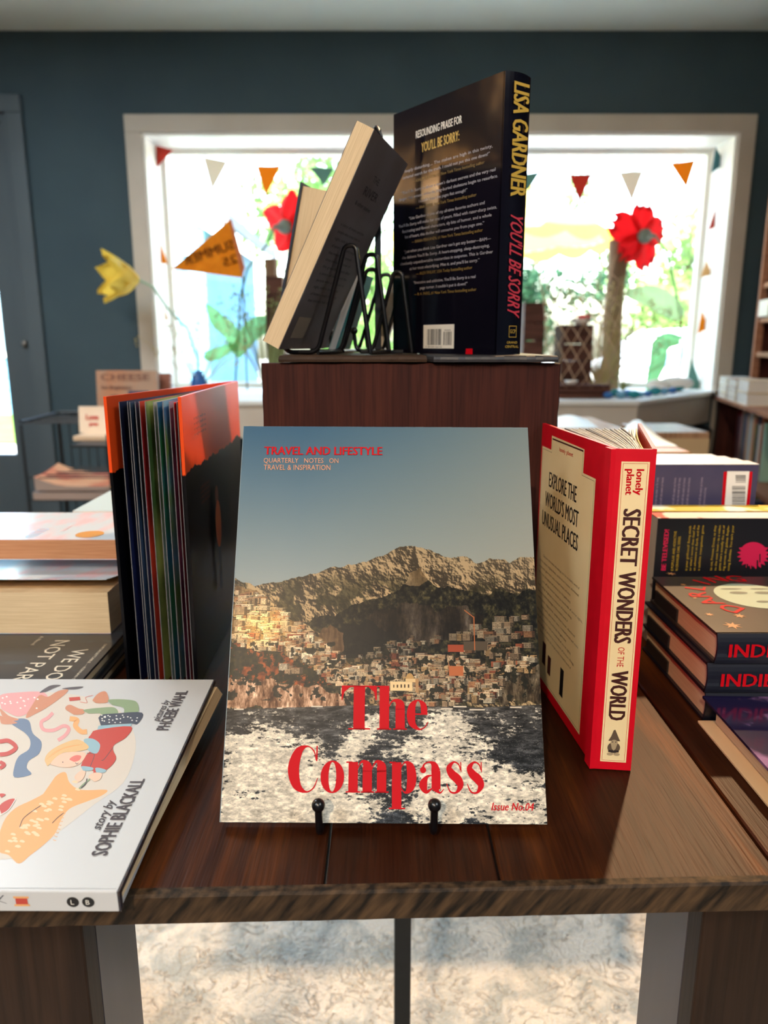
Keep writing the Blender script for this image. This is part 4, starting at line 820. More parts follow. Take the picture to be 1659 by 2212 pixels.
IL = {k: mat('illus_' + k, v, .5) for k, v in dict(red=(196, 70, 58), blue=(110, 128, 156), pink=(226, 160, 160), skin=(236, 196, 172), hair=(226, 186, 130), orange=(232, 172, 112), orange2=(244, 208, 166), green=(140, 160, 124), navy=(70, 74, 88), teal=(150, 184, 196), brown=(204, 138, 106), circ=(214, 204, 192), ink=(84, 76, 80), cheek=(224, 120, 108), white=(238, 236, 230)).items()}
b = MB(); lay = [PBT + .0001]
def shp(pts, c, smooth=True):
    lay[0] += .000003
    if smooth:
        q = [(p[0], p[1], 0) for p in pts]; q = q[-2:] + q + q[:2]; out = []
        for i in range(1, len(q) - 2):
            for t in (0, .25, .5, .75):
                a, b_, c_, d = [np.array(v[:2], float) for v in q[i - 1:i + 3]]; out.append(.5 * ((2 * b_) + (-a + c_) * t + (2 * a - 5 * b_ + 4 * c_ - d) * t * t + (-a + 3 * b_ - 3 * c_ + d) * t ** 3))
        pts = out[3:-4] if len(out) > 12 else out
    P = [P5(*p) for p in pts]; P = [Vector((max(min(q.x, PBW - .001), .001), max(min(q.y, PBH - .0005), .0005), lay[0])) for q in P]
    from mathutils.geometry import tessellate_polygon
    b.add(P, tessellate_polygon([P]), IL[c])
def line(pts, wd, c):
    lay[0] += .000003; q = cr_([(p[0], p[1], wd) for p in pts], 6); P = []
    for i, p in enumerate(q):
        d = q[min(i + 1, len(q) - 1)][:2] - q[max(i - 1, 0)][:2]; d = d / (np.hypot(*d) + 1e-9); nn = np.array([-d[1], d[0]]) * wd / 2
        A = P5(*(p[:2] + nn)); B = P5(*(p[:2] - nn)); A.z = B.z = lay[0]; P.append((A, B))
    for (a, c1), (d, e_) in zip(P, P[1:]): b.add([a, c1, e_, d], [(0, 1, 2, 3)], IL[c])
shp([(0, 195), (300, 175), (600, 210), (820, 300), (920, 450), (930, 600), (850, 800), (650, 950), (420, 1130), (200, 1290), (0, 1330), (-200, 1300), (-200, 200)], 'circ')
# orange patterned cloth
shp([(380, 760), (450, 728), (480, 800), (560, 850), (735, 850), (700, 890), (600, 930), (480, 980), (420, 1060), (380, 1150), (300, 1230), (210, 1300), (130, 1358), (60, 1300), (-20, 1260), (20, 1080), (100, 980), (220, 920), (320, 860)], 'orange')
rr = random.Random(2)
for k in range(46):
    u = rr.random(); cx_, cy_ = 60 + u * 440 + rr.uniform(-40, 40), 1240 - u * 400 + rr.uniform(-70, 70)
    if 0 < cx_ < 640: shp([(cx_ - 17, cy_), (cx_ - 6, cy_ - 10), (cx_ + 12, cy_ - 7), (cx_ + 20, cy_ + 4), (cx_ + 3, cy_ + 9)], 'orange2')
for k in range(9): line([(440 + k * 1.5 - k * 11, 985 + k * 26), (452 - k * 9, 992 + k * 26), (460 - k * 9, 990 + k * 26)], 4, 'orange')
line([(135, 1110), (160, 1050), (220, 1000), (280, 960)], 4, 'ink'); line([(360, 1080), (400, 1040), (440, 1010)], 4, 'ink')
# blue scarf
shp([(80, 395), (130, 360), (200, 375), (225, 460), (285, 520), (270, 600), (200, 650), (185, 700), (215, 745), (100, 765), (100, 690), (130, 620), (200, 570), (205, 500), (150, 440)], 'blue')
# pink ribbon and brown ribbon
line([(365, 320), (330, 355), (285, 385), (300, 435), (370, 440), (440, 410), (475, 430), (450, 475), (400, 510)], 24, 'pink'); line([(480, 360), (530, 370), (520, 410), (560, 450), (600, 450)], 34, 'orange')
# child in a patterned dress (top left)
shp([(0, 200), (120, 180), (280, 175), (330, 210), (320, 260), (180, 330), (120, 345), (60, 320), (0, 280)], 'pink')
shp([(270, 200), (330, 210), (400, 170), (470, 160), (440, 200), (330, 280), (240, 330), (180, 355), (200, 300)], 'brown'); shp([(0, 340), (70, 370), (120, 390), (40, 400), (0, 385)], 'brown'); shp([(0, 290), (60, 340), (130, 365), (80, 375), (0, 330)], 'brown')
for q in ((275, 178, 420, 130), (430, 152, 575, 140)): shp([(q[0], q[1]), ((q[0] + q[2]) / 2, q[3] + 2), (q[2], q[3]), (q[2] - 40, q[3] + 16), (q[0] + 20, q[1] + 6)], 'ink')
for k in range(16): cx_, cy_ = rr.uniform(10, 270), rr.uniform(205, 290); shp([(cx_ - 7, cy_), (cx_, cy_ - 6), (cx_ + 7, cy_), (cx_, cy_ + 6)], 'white')
# spool
shp([(475, 215), (550, 210), (555, 232), (480, 240)], 'red', False); line([(550, 245), (600, 250), (590, 215), (640, 200)], 3, 'cheek')
# child upside down in red jumper
shp([(640, 230), (680, 185), (730, 175), (750, 240), (700, 255), (650, 250)], 'brown'); shp([(450, 290), (480, 265), (540, 290), (580, 300), (570, 330), (490, 330)], 'brown')
shp([(750, 230), (880, 230), (945, 250), (950, 320), (860, 335), (850, 285), (755, 262)], 'green'); shp([(580, 300), (700, 285), (790, 285), (810, 330), (700, 345), (690, 325), (590, 325)], 'green')
shp([(690, 340), (800, 325), (980, 320), (950, 395), (900, 395), (780, 400), (680, 410)], 'navy')
for k in range(26): cx_, cy_ = rr.uniform(700, 950), rr.uniform(335, 392); shp([(cx_ - 7, cy_), (cx_, cy_ - 5), (cx_ + 7, cy_), (cx_, cy_ + 5)], 'white', False)
shp([(680, 410), (910, 395), (900, 415), (670, 440)], 'teal', False)
shp([(665, 440), (900, 415), (870, 490), (790, 540), (780, 580), (800, 640), (740, 710), (650, 740), (640, 720), (560, 700), (590, 620), (640, 560), (610, 500), (630, 470)], 'red')
shp([(580, 505), (640, 500), (690, 540), (670, 600), (620, 590), (590, 550)], 'teal')
line([(600, 600), (650, 610), (620, 700)], 4, 'ink'); line([(780, 560), (720, 640), (700, 650)], 4, 'ink')
shp([(310, 640), (340, 590), (420, 540), (530, 505), (600, 540), (605, 570), (520, 590), (430, 600), (360, 660), (320, 690)], 'hair')
shp([(350, 670), (420, 605), (520, 590), (590, 600), (580, 640), (540, 680), (470, 698), (390, 690)], 'skin'); shp([(480, 640), (520, 615), (560, 620), (545, 650), (500, 660)], 'cheek'); line([(430, 660), (436, 664)], 7, 'ink'); line([(520, 665), (530, 676), (540, 668)], 4, 'ink')
for k in range(6): line([(320 + k * 22, 645 - k * 16), (380 + k * 22, 590 - k * 8), (460 + k * 22, 560 - k * 4)], 3, 'orange')
shp([(515, 760), (560, 720), (590, 730), (570, 780), (530, 800)], 'skin'); shp([(610, 760), (650, 735), (700, 740), (690, 780), (640, 795)], 'skin'); shp([(565, 690), (640, 700), (630, 720), (560, 718)], 'teal'); shp([(665, 700), (730, 715), (715, 735), (650, 728)], 'teal')
line([(620, 780), (580, 810), (545, 845)], 9, 'green'); line([(600, 775), (590, 810), (560, 840)], 7, 'ink')
# fragments at the left: red letter, shoe
line([(0, 520), (60, 515), (110, 560), (60, 600), (0, 610)], 28, 'red'); line([(0, 660), (30, 680), (0, 705)], 24, 'red'); shp([(0, 960), (60, 920), (105, 920), (60, 990), (0, 1020)], 'red'); shp([(0, 880), (40, 885), (0, 910)], 'red'); line([(0, 1028), (60, 990), (110, 915)], 5, 'white')
b.build('cover_illustration', None, wb)
# author names, reading away from us
INK = mat('soft_black_print', (70, 62, 66), .6); Mf = Matrix.Translation((0, 0, PBT + .0006))
def at5(x, y): q = P5(x, y); return (q.x, q.y)
def l5(s, x0, y0, x1, y1, h, m, bold=0, sh=0):   # from baseline start to end
    a = at5(x0, y0); c = at5(x1, y1); return (s, a[0], a[1], h, c[0] - a[0], m, sh, bold)
lettering(wb, 'cover_lettering', [l5('SOPHIE BLACKALL', 735, 1305, 985, 780, .0098, INK, .0004), l5('story by', 690, 1130, 800, 935, .0065, INK, .0002, .35), l5('PHOEBE WAHL', 1160, 440, 1295, 172, .0098, INK, .0004), l5('pictures by', 1095, 380, 1165, 240, .0062, INK, .0002, .35)], Mf, 0)
# logos on the spine: facing the camera
sq = frame((-.0014, 0, 0), (0, -1, 0), (0, 0, 1), (-1, 0, 0)); b = MB()
def disc2(b, x, y, r, M, z, m): flat(b, el(x, y, r, r, 24), M, z, m)
for yy in (.0265, .0175): disc2(b, -yy, .0072, .0036, sq, 0, BLACK)
rect(b, -.060, .005, -.053, .0105, sq, 0, IL['red']); rect(b, -.061, .0098, -.052, .0112, sq, .0001, IL['orange']); rect(b, -.061, .0042, -.052, .0056, sq, .0001, IL['orange'])
for (p, q) in (((-.075, .003), (-.067, .012)), ((-.077, .011), (-.066, .006))):
    flat(b, [(p[0], p[1]), (p[0] + .0008, p[1]), (q[0] + .0008, q[1]), (q[0], q[1])], sq, 0, IL['navy'])
b.build('spine_marks', None, wb)
lettering(wb, 'spine_letters', [('L', -.0277, .0056, .0033, None, WHITE), ('B', -.0189, .0056, .0033, None, WHITE)], sq, .0002)
# ================================================================== LEFT STACK
Xl, Yl = (0, -1, 0), (1, 0, 0)                   # fore-edge towards us, head to the right
NC = mat('charcoal_jacket', (44, 48, 54), .28, .5, c2=(58, 84, 98), scale=22, stretch=(2.5, 1, 1), lo=.58, hi=.75, coat=.2)
NC2 = mat('black_cloth_board', (20, 20, 26), .5)
for k, (zb, t, lab) in enumerate(((TZ + .0004, .0135, 'charcoal hardcover at the bottom of the left stack, on the table'), (TZ + .0143, .0142, 'charcoal novel lettered WE DO NOT PART lying under the cream paperbacks'))):
    o = (-.276 - .002 - .215, .770 + .008 * (1 - k), zb); o = (-.491 + .004 * (1 - k), .775, zb)
    bk = book('hardcover_book', lab, frame(o, Xl, Yl, (0, 0, 1)), .152 if k else .172, .216, t, NC if k else NC2, PAGEZ, True, group=None)
    if k:
        IV = mat('ivory_print', (226, 214, 190), .5); q = lambda px, py: Matrix(frame(o, Xl, Yl, (0, 0, 1))).inverted() @ onz(px, py, zb + t)
        def ln2(s, p0, p1, h, sh=0, m=IV): a = q(*p0); c = q(*p1); return (s, a.x, a.y, h, c.x - a.x, m, sh)
        lettering(bk, 'title_lettering', [ln2('WE DO', (159, 1403), (92, 1469), .0150), ln2('NOT PAR', (120, 1384), (20, 1470), .0150), ln2('A Novel', (88, 1375), (72, 1394), .004), ln2('UNFORGETTABLE. \u2014KERNAN D', (226, 1392), (147, 1470), .0026)], Matrix.Translation((0, 0, t)), .0003)
AC = mat('pastel_art_cover', (214, 228, 240), .22, .5, c2=(240, 206, 214), scale=16, stretch=(1, 2.5, 1), lo=.45, hi=.62, coat=.3)
def fsheet(p): return frame(p, Xl, Yl, (0, 0, 1))
za = TZ + .0290
bk = book('paperback_book', 'thick cream paged paperback with curled pastel cover on the charcoal novel', fsheet((-.502, .87, za)), .137, .214, .046, AC, PAGEZ, False, lift=.014)
zb = za + .046 + .0145
bk2 = book('paperback_book', 'brown paged paperback with gold seal on its pastel cover, stack top', fsheet((-.500, .929, za + .0628)), .134, .235, .0235, AC, mat('paper_pages_brown', (196, 146, 108), .8, .2, c2=(176, 124, 88), scale=25, stretch=(1, 1, 70)), False)
zt2 = .0235; b = MB(); gq = frame((0, 0, zt2), (1, 0, 0), (0, 1, 0), (0, 0, 1)); flat(b, el(.112, .165, .0155, .0155, 28), gq, .0004, mat('gold_seal', (198, 140, 50), .4)); b.build('gold_seal', None, bk2)
lettering(bk2, 'title_lettering', [('OLIVIA', .085, .095, .014, .045, mat('pale_blue_print', (170, 205, 235), .4)), ('A NOVEL', .07, .125, .006, .03, mat('pale_pink_print', (235, 190, 190), .4))], gq, .0003)
bk3 = book('paperback_book', 'pale blue paperback lying behind the seal-marked paperback, far left stack', fsheet((-.405, 1.075, TZ + .001)), .135, .215, .114, mat('pale_blue_cover', (200, 222, 230), .3, coat=.2), PAGEW, False)
# ================================================================== RIGHT: books standing on their long side
Xs, Ys = (0, 0, -1), (-1, 0, 0)                  # spine up, head to the left, back cover towards us
BK = mat('black_comic_cover', (20, 20, 26), .4, .5, coat=.1); YE = mat('yellow_print', (206, 170, 40), .5); MG = mat('magenta_print', (206, 20, 74), .5)
RSP = mat('white_red_spine', (236, 226, 218), .45, c2=(206, 60, 50), scale=22, stretch=(1, 1, 1), lo=.56, hi=.6); YSP = mat('white_yellow_spine', (240, 236, 222), .45, c2=(226, 186, 40), scale=9, lo=.5, hi=.53)
def standing(name, label, x0, y0, ztop, L_, H_, t, cov, sp, pages=PAGEW, group=None):
    M = frame((x0 + L_, y0, ztop), Xs, Ys, Vector(Xs).cross(Vector(Ys))); return book(name, label, M, H_, L_, t, cov, pages, False, group=group, spine=sp)
zc1 = TZ + .1435
b1 = standing('paperback_book', 'black paperback on its long edge with yellow blurb and pink face print', .2955, .777, zc1, .222, .143, .0275, BK, RSP)
M1 = back_plane(.143, .222); M1 = frame((0, .222, 0), (-1, 0, 0), (0, 1, 0), (0, 0, -1))
Mb1 = frame((.143, 0, 0), (-1, 0, 0), (0, 1, 0), (0, 0, -1))
def v1(px, py):                                  # photo point -> (reading x, reading y) on the back cover plane
    q = ony(px, py, .777); return (q.z - (zc1 - .143), .2955 + .222 - q.x)
def ln3(s, px, py0, py1, pw, m, bold=0): a = v1(px, py0); c = v1(px, py1); return (s, a[0], a[1], pw * .00053, c[0] - a[0], m, 0, bold)
z3 = 3.0 / 5.946
def c3(x, y): return (1380 + x / 5.946, 880 + y / 5.946)
TX = [('BE TELEVISED!', 312, 2090, 1570, 62, MG, .0004), ('E POPULAR AND ADDICTIVE', 410, 2095, 1590, 32, YE, 0), ('N CRAWLER CARL SERIES.', 468, 2095, 1650, 32, YE, 0), ('is your girlfriend? Being stuck', 588, 2095, 1520, 30, YE, 0), ('or what\u2019s worse than that? An', 640, 2095, 1515, 30, YE, 0), ('an adventure on Earth, and the', 692, 2095, 1515, 30, YE, 0), ('a sadistic intergalactic game', 750, 2095, 1515, 30, YE, 0),
      ('to cat, Princess Donut, as they', 905, 2095, 1515, 30, YE, 0), ('to the next level\u2014in a video', 962, 2095, 1515, 30, YE, 0), ('game that\u2019s actually the set of', 1015, 2095, 1515, 30, YE, 0), ('ing across the galaxy. Explo-', 1070, 2095, 1515, 30, YE, 0), ('ncing Zombas. You ain\u2019t your', 1130, 2095, 1515, 30, YE, 0)]
LL = []
for s, x, ya, yb, pw, m, bo in TX:
    p0 = c3(x + 30, ya); p1 = c3(x + 30, yb); LL.append(ln3(s, p0[0], p0[1], p1[1], pw / 5.946 * .9, m, bo))
lettering(b1, 'back_cover_lettering', LL, Mb1, .0003)
b = MB(); cc = c3(1470, 1890); pts = []
for i in range(40):
    a = 2 * math.pi * i / 40; rr_ = 190 if math.sin(a) > .55 else (225 if i % 2 else 170); pts.append(v1(*c3(1470 + rr_ * math.cos(a) * .95, 1890 - rr_ * math.sin(a) * .85)))
flat(b, pts, Mb1, .0003, MG)
for (x0, y0, x1, y1) in ((1380, 2010, 1400, 2080), (1440, 2030, 1455, 2080), (1510, 1960, 1530, 2080), (1545, 1880, 1560, 1990)):
    p = [v1(*c3(*q)) for q in ((x0, y0), (x1, y0), (x1, y1), (x0, y1))]; flat(b, p, Mb1, .0005, BK)
b.build('cover_emblem', None, b1)
standing('paperback_book', 'paperback with white and yellow spine, directly behind the black paperback', .29, .8085, zc1 + .0005, .225, .143, .031, mat('dark_red_cover', (70, 20, 30), .4), YSP)
PUR = mat('purple_grey_cover', (62, 60, 88), .42, .5, c2=(76, 70, 96), scale=12); LAV = mat('lavender_print', (160, 142, 160), .6)
zp = .9375
for k in range(4):
    xr_ = .4445 - .001 * k - (.004 if k == 3 else 0); y_ = .868 + k * .0292
    bp_ = standing('paperback_book', ['purple paperback with red-edged barcode label, front of the standing purple row', 'second purple paperback of the standing row, just behind the barcode one', 'third purple paperback of the standing row from the barcode one', 'rearmost purple paperback of the standing row'][k], xr_ - .24, y_, zp - .0016 * k, .24, .186, .0275, PUR, mat('white_spine', (238, 240, 240), .35))
    if k == 0:
        Mp1 = frame((.186, 0, 0), (-1, 0, 0), (0, 1, 0), (0, 0, -1))
        def v2(px, py): q_ = ony(px, py, .868); return (q_.z - (zp - .186), .4445 - q_.x)
        LL = []
        for x, ya, yb in ((205, 1260, 900), (270, 1260, 900), (430, 1260, 905), (485, 1260, 905), (548, 1260, 905), (610, 1260, 905), (770, 1260, 900), (825, 1260, 1030)):
            a = v2(*c3(x + 20, ya)); c = v2(*c3(x + 20, yb)); LL.append(('the sea was never so far away' if x % 2 else 'and still she went on home', a[0], a[1], .0032, c[0] - a[0], LAV))
        lettering(bp_, 'back_cover_lettering', LL, Mp1, .0003)
        b = MB(); p = [v2(*c3(*q_)) for q_ in ((1090, 825), (1460, 825), (1420, 1262), (1060, 1262))]; flat(b, p, Mp1, .0002, RED)
        p = [v2(*c3(*q_)) for q_ in ((1135, 820), (1420, 820), (1375, 1262), (1100, 1262))]; flat(b, p, Mp1, .0004, WHITE)
        rr = random.Random(5)
        for (ya, yb, xa, xb) in ((870, 975, 1240, 1370), (1010, 1240, 1195, 1365)):
            y = ya
            while y < yb:
                t_w = rr.choice([4, 7, 10]); p = [v2(*c3(*q_)) for q_ in ((xa, y), (xb, y), (xb, y + t_w), (xa, y + t_w))]; flat(b, p, Mp1, .0006, BLACK); y += t_w + rr.choice([5, 8, 11])
        b.build('barcode_label', None, bp_)
# ================================================================== RIGHT: hardcover stack
HX, HY = (0, 1, 0), (-1, 0, 0)                   # spine towards us, head to the left
HC = mat('dark_taupe_jacket', (62, 54, 46), .35, .45, c2=(54, 47, 42), scale=12); HS = mat('navy_black_spine', (22, 24, 36), .35, .45)
z = TZ + .0005; labs = ['dark hardcover at the bottom of the three matching stacked hardcovers', 'dark hardcover lettered in red on its spine, middle of the three stacked', 'dark hardcover with a pale moon face on its cover, topmost of the stack']
for k in range(3):
    t = .0278; dx = (.0, -.002, .003)[k]; o = (.283 + .236 + dx, .601 - .002 * k, z)
    bk = book('hardcover_book', labs[k], frame(o, HX, HY, (0, 0, 1)), .158, .236, t, HC if k == 2 else HS, PAGEZ, True, round_=.0035, spine=HS)
    if k: lettering(bk, 'spine_lettering', [('INDIE DARLING', .010 + .002 * (2 - k), .0075, .0118, .128, RED, 0, .0005)], spine_plane(.236, .0036), .0006)
    b = MB(); b.box((.09, .2325, .003), (.15, .2348, t * .55), mat('jacket_flap', (40, 36, 34), .5)); b.build('jacket_flap', None, bk)
    if k == 2:
        Mi2 = frame(o, HX, HY, (0, 0, 1)).inverted(); q6 = lambda x, y: Mi2 @ onz(1140 + x / 2.634, 860 + y / 2.634, z + t)
        fp = front_plane(t); c6 = q6(1290, 1125); b = MB(); GN = mat('pale_green_print', (166, 186, 164), .5); OR = mat('tan_star_print', (186, 130, 80), .5)
        flat(b, el(c6.x, c6.y, .037, .037, 36), fp, .0003, GN)
        for (x, y, rx, ry) in ((.008, .012, .004, .009), (.008, -.013, .004, .009), (.020, .014, .002, .011), (.020, -.015, .002, .010)): flat(b, el(c6.x + x, c6.y + y, rx, ry, 16), fp, .0005, mat('moon_grey', (90, 104, 92), .5))
        flat(b, el(c6.x - .018, c6.y, .003, .007, 16), fp, .0005, mat('moon_grey', (90, 104, 92), .5)); b.build('cover_moon', None, bk)
        # arched title: reading direction is local X, up is local Y
        b = MB(); wd = 'DARLING'
        V0, F0 = text_mesh('H'); caph = max(v[1] for v in V0)
        for i, ch in enumerate(wd):
            a = R(132 - i * 23); V_, F_ = text_mesh(ch); x0 = min(v[0] for v in V_); x1_ = max(v[0] for v in V_); k_ = .019 / caph
            for q_ in range(3):
                V2 = []
                for v in V_:
                    lx = (v[0] - (x0 + x1_) / 2) * k_ * 1.05 + (q_ - 1) * .0005; ly = v[1] * k_; rad = .045 + ly; th_ = a - lx / rad; V2.append((c6.x + rad * math.cos(th_), c6.y + rad * math.sin(th_), t + .0004 + q_ * 1e-6))
                b.add(V2, F_, RED)
        b.build('title_lettering', None, bk)
        lettering(bk, 'subtitle_lettering', [('THE', c6.x - .05, c6.y - .075, .02, .05, RED, 0, .0004)], fp, .0003)
        b = MB()
        for (x, y, r0) in ((1165, 1295, .0085), (1205, 1240, .006), (1033, 1232, .0045), (885, 1063, .004), (950, 1138, .003), (815, 1000, .006)):
            s = q6(x, y); flat(b, [(s.x + (r0 if i % 2 else r0 * .4) * math.cos(i * math.pi / 7), s.y + (r0 if i % 2 else r0 * .4) * math.sin(i * math.pi / 7)) for i in range(14)], fp, .0003, OR)
        b.build('cover_stars', None, bk)
    z += t + .0004
# purple flowered hardcover, lower right
FLW = mat('violet_floral_jacket', (30, 26, 58), .18, .5, c2=(150, 110, 150), scale=26, lo=.52, hi=.68, coat=.4)
o = (.279 + .236, .6015 - .0085, TZ + .0005)
fb = empty('hardcover_book', M=frame((.279, .437, TZ + .0005), (1, 0, 0), (0, 1, 0), (0, 0, 1)), label='violet flowered hardcover lying slightly open at the lower right edge', cat='book')
BI = mat('cream_board_lining', (228, 196, 150), .6)
b = MB(); b.box((-.002, 0, 0), (.236, .160, .0022), BI, bv=.0004); b.build('back_cover', None, fb)
b = MB(); b.box((.012, .004, .0024), (.230, .156, .0215)); b.build('page_block', PAGEZ, fb)
b = MB(); b.hexa([(.001, 0, .0222), (.236, 0, .0210), (.236, .160, .0205), (.0, .160, .0235), (.001, 0, .0245), (.236, 0, .0230), (.236, .160, .0225), (.0, .160, .0258)], FLW); b.build('front_cover', None, fb)
b = MB(); b.hexa([(.004, .02, .0180), (.11, .02, .0205), (.11, .152, .0205), (.004, .152, .0195), (.004, .02, .0186), (.11, .02, .0208), (.11, .152, .0208), (.004, .152, .0200)], BI); b.build('jacket_flap', None, fb)
Mff = frame((0, 0, .0), (0, -1, 0), (1, 0, 0), (0, 0, 1)); lettering(fb, 'cover_lettering', [('lof', -.148, .060, .014, .04, WHITE, .2), ('story', -.140, .085, .010, .04, WHITE, .2)], Mff, .0262)
# ================================================================== BACKGROUND LEFT: wire rack with magazines
RK = mat('rack_wire_dark', (34, 40, 44), .4, .5); RY = 2.75
def pt(x, y, Y=RY): return ony(x, y, Y)
base = pt(160, 1300); rk = empty('magazine_rack', (base.x, RY, 0), label='dark wire magazine rack standing by the grey door', cat='magazine rack'); ok_ = (base.x, RY, 0)
b = MB()
A = pt(72, 905); B_ = pt(245, 905); L_ = [(A.x, RY - .1, 0), (A.x, RY - .1, A.z - .01)]; b.tube(L_, .006); b.tube([(A.x + .02, RY + .16, 0), (A.x + .02, RY + .16, A.z), (B_.x + .1, RY + .16, A.z)], .006)
b.tube(fillet([(A.x, RY - .1, A.z), (A.x + .02, RY + .16, A.z + .01), (B_.x + .1, RY + .16, A.z + .01)], .03), .006); b.tube([(B_.x + .12, RY - .1, 0), (B_.x + .12, RY - .1, A.z)], .006)
b.build('frame', RK, rk, ok_)
for k in range(11):
    x = A.x + .03 + k * .034; b = MB(); b.tube([(x, RY + .155, .35), (x, RY + .155, A.z + .01)], .0028, seg=6); b.build('back_wire', RK, rk, ok_)
for zs in (.60, .80):
    for j in range(5):
        b = MB(); y = RY - .09 + j * .06; b.tube([(A.x, y, zs), (B_.x + .12, y, zs)], .003, seg=6); b.build('shelf_wire', RK, rk, ok_)
zA = pt(100, 1068).z
MP = [('magazine', 'grey magazine, bottom of the pile in the wire rack', (118, 100, 92), 0, .028), ('magazine', 'salmon pink magazine with a curled corner, top of the rack pile', (206, 110, 84), .030, .02)]
for i, (nm, lab, c, dz, t) in enumerate(MP):
    x0 = pt(96, 1040).x + .01 * i; x1 = x0 + .30; b = MB(); m1 = mat('mag_cover_%d' % i, c, .35, c2=(226, 170, 130) if i else (100, 84, 78), scale=9, lo=.45, hi=.6); n = 8
    Pt = [[(x0 + (x1 - x0) * u / n, RY - .10 + .21 * v / n, zs) for v in range(n + 1)] for u in range(n + 1)]
    zb_ = .604 + dz + (0 if i else 0); zb_ = zA + dz
    T = [[(p[0], p[1], zb_ + t + (.035 * max(0, 1 - (u / n) * 2.2) ** 2 if i else 0) + .03 * max(0, (v / n - .4)) * (1 if i else 0)) for v, p in enumerate(r)] for u, r in enumerate(Pt)]
    Bt = [[(p[0], p[1], zb_ + (.004 if i else 0)) for p in r] for r in Pt]
    b.grid(T, m1)
    pg = mat('mag_pages', (150, 132, 122), .8)
    for e1, e2 in ((T[0], Bt[0]), (T[-1], Bt[-1]), ([r[0] for r in T], [r[0] for r in Bt]), ([r[-1] for r in T], [r[-1] for r in Bt])): b.grid([list(e1), list(e2)], pg)
    b.grid(Bt, pg); o = b.build(nm, None, None, (x0, RY, zb_)); tag(o, lab, 'magazine')
# rack shelf directly under the pile
b = MB()
for j in range(5): b.tube([(A.x, RY - .09 + j * .05, zA - .004), (B_.x + .12, RY - .09 + j * .05, zA - .004)], .003, seg=6)
b.build('shelf_wire', RK, rk, ok_)
def board_card(name, label, cat, px0, py0, px1, py1, Y, c, c2, tilt=.0, th=.012, parts=(), foot_=0):
    a = ony(px0, py1, Y); d = ony(px1, py0, Y); W2 = d.x - a.x; H2 = d.z - a.z
    e = empty(name, (a.x, Y, a.z), label=label, cat=cat); e.rotation_euler = (-tilt, 0, 0)
    b = MB(); b.box((0, 0, 0), (W2, th, H2)); b.build('board', mat(name + label[:12] + '_print', c, .5, c2=c2, scale=6, lo=.45, hi=.6), e)
    for (s, x, y, h, wd, m) in parts: lettering(e, 'lettering', [(s, x * W2, y * H2, h * H2, wd * W2, m, 0, .001)], frame((0, 0, 0), (1, 0, 0), (0, 0, 1), (0, -1, 0)), .002)
    return e, W2, H2
BRN = mat('brown_print', (104, 66, 54), .5); NV = mat('navy_print', (44, 50, 90), .5)
e, W2, H2 = board_card('book', 'tan cookbook with a navy square on its cover, above the open picture book', 'book', 212, 800, 335, 905, 3.0, (158, 128, 106), (170, 112, 76), .1, .03, [('CHEESE', .08, .80, .13, .8, BRN), ('for Beginners', .08, .62, .07, .5, BRN)])
b = MB(); Mx = frame((0, 0, 0), (1, 0, 0), (0, 0, 1), (0, -1, 0)); rect(b, .52 * W2, .28 * H2, .86 * W2, .58 * H2, Mx, .002, NV); flat(b, [(W2 * (.3 + .17 * math.cos(a)), H2 * (.3 + .2 * math.sin(a))) for a in np.linspace(0, 6.28, 20)], Mx, .0015, BRN); b.build('cover_picture', None, e)
board_card('book', 'dark spined cookbook behind the tan cookbook', 'book', 318, 806, 364, 905, 3.06, (150, 90, 66), (120, 66, 50), .1, .03)
e, W2, H2 = board_card('greeting_card', 'cream greeting card with red script on the wire rack shelf', 'card', 172, 878, 240, 935, 2.6, (226, 206, 182), (220, 196, 170), .12, .006, [('Love', .22, .5, .2, .36, RED), ('you', .3, .28, .14, .25, RED)])
a = ony(170, 941, 2.55); d = ony(300, 941, 2.55)
MB().box((a.x, 2.50, a.z - .012), (d.x + .1, 2.62, a.z + .004), bv=.002).build('x', None); o = bpy.data.objects['x']; o.name = 'card_shelf'; o.data.name = 'card_shelf'; o.data.materials.append(mat('shelf_birch', (206, 180, 150), .35)); tag(o, 'small pale wooden shelf under the cream greeting card', 'shelf')
# card_shelf post, so that it stands on something
e = empty('card_spinner', ((a.x + d.x) / 2 + .05, 2.42, 0), label='dark post stand behind the open picture book carrying the card shelf', cat='display stand')
b = MB(); b.tube([(0, 0, 0), (0, 0, a.z + .02)], .012); b.build('pole', RK, e); b = MB(); b.lathe((0, 0, 0), [(.0, 0), (.12, 0), (.12, .015), (.02, .03), (.0, .03)]); b.build('base', RK, e)
b = MB(); b.box((-.12, -.02, a.z - .022), (.12, .18, a.z - .013)); b.build('bracket', RK, e)
# ================================================================== BACKGROUND RIGHT: bookcase
BCW = wood('bookcase_walnut', (60, 26, 22), (78, 36, 30), (96, 48, 38), 'Z', 1, .5); BCE = wood('bookcase_edge', (150, 100, 76), (172, 120, 92), (190, 138, 108), 'Y', 1, .45)
far = onz(1555, 856, .83); near = onz(1659, 891, .83); dv = (near - far); dv.z = 0; dv = dv.normalized(); far = far - dv * .0
rt = Vector((-dv.y, dv.x, 0)); rt = rt if rt.x > 0 else -rt                   # into the bookcase
bc = empty('bookcase', (far.x, far.y, 0), label='brown wooden bookcase at the right wall, books inside and on its ledge', cat='bookcase'); bc.matrix_world = frame((far.x, far.y, 0), dv, rt, (0, 0, 1)) if dv.cross(rt).z > 0 else frame((far.x, far.y, 0), dv, rt, (0, 0, -1))
Bm = bc.matrix_world.copy(); flip = dv.cross(rt).z < 0
def bcz(z): return -z if flip else z
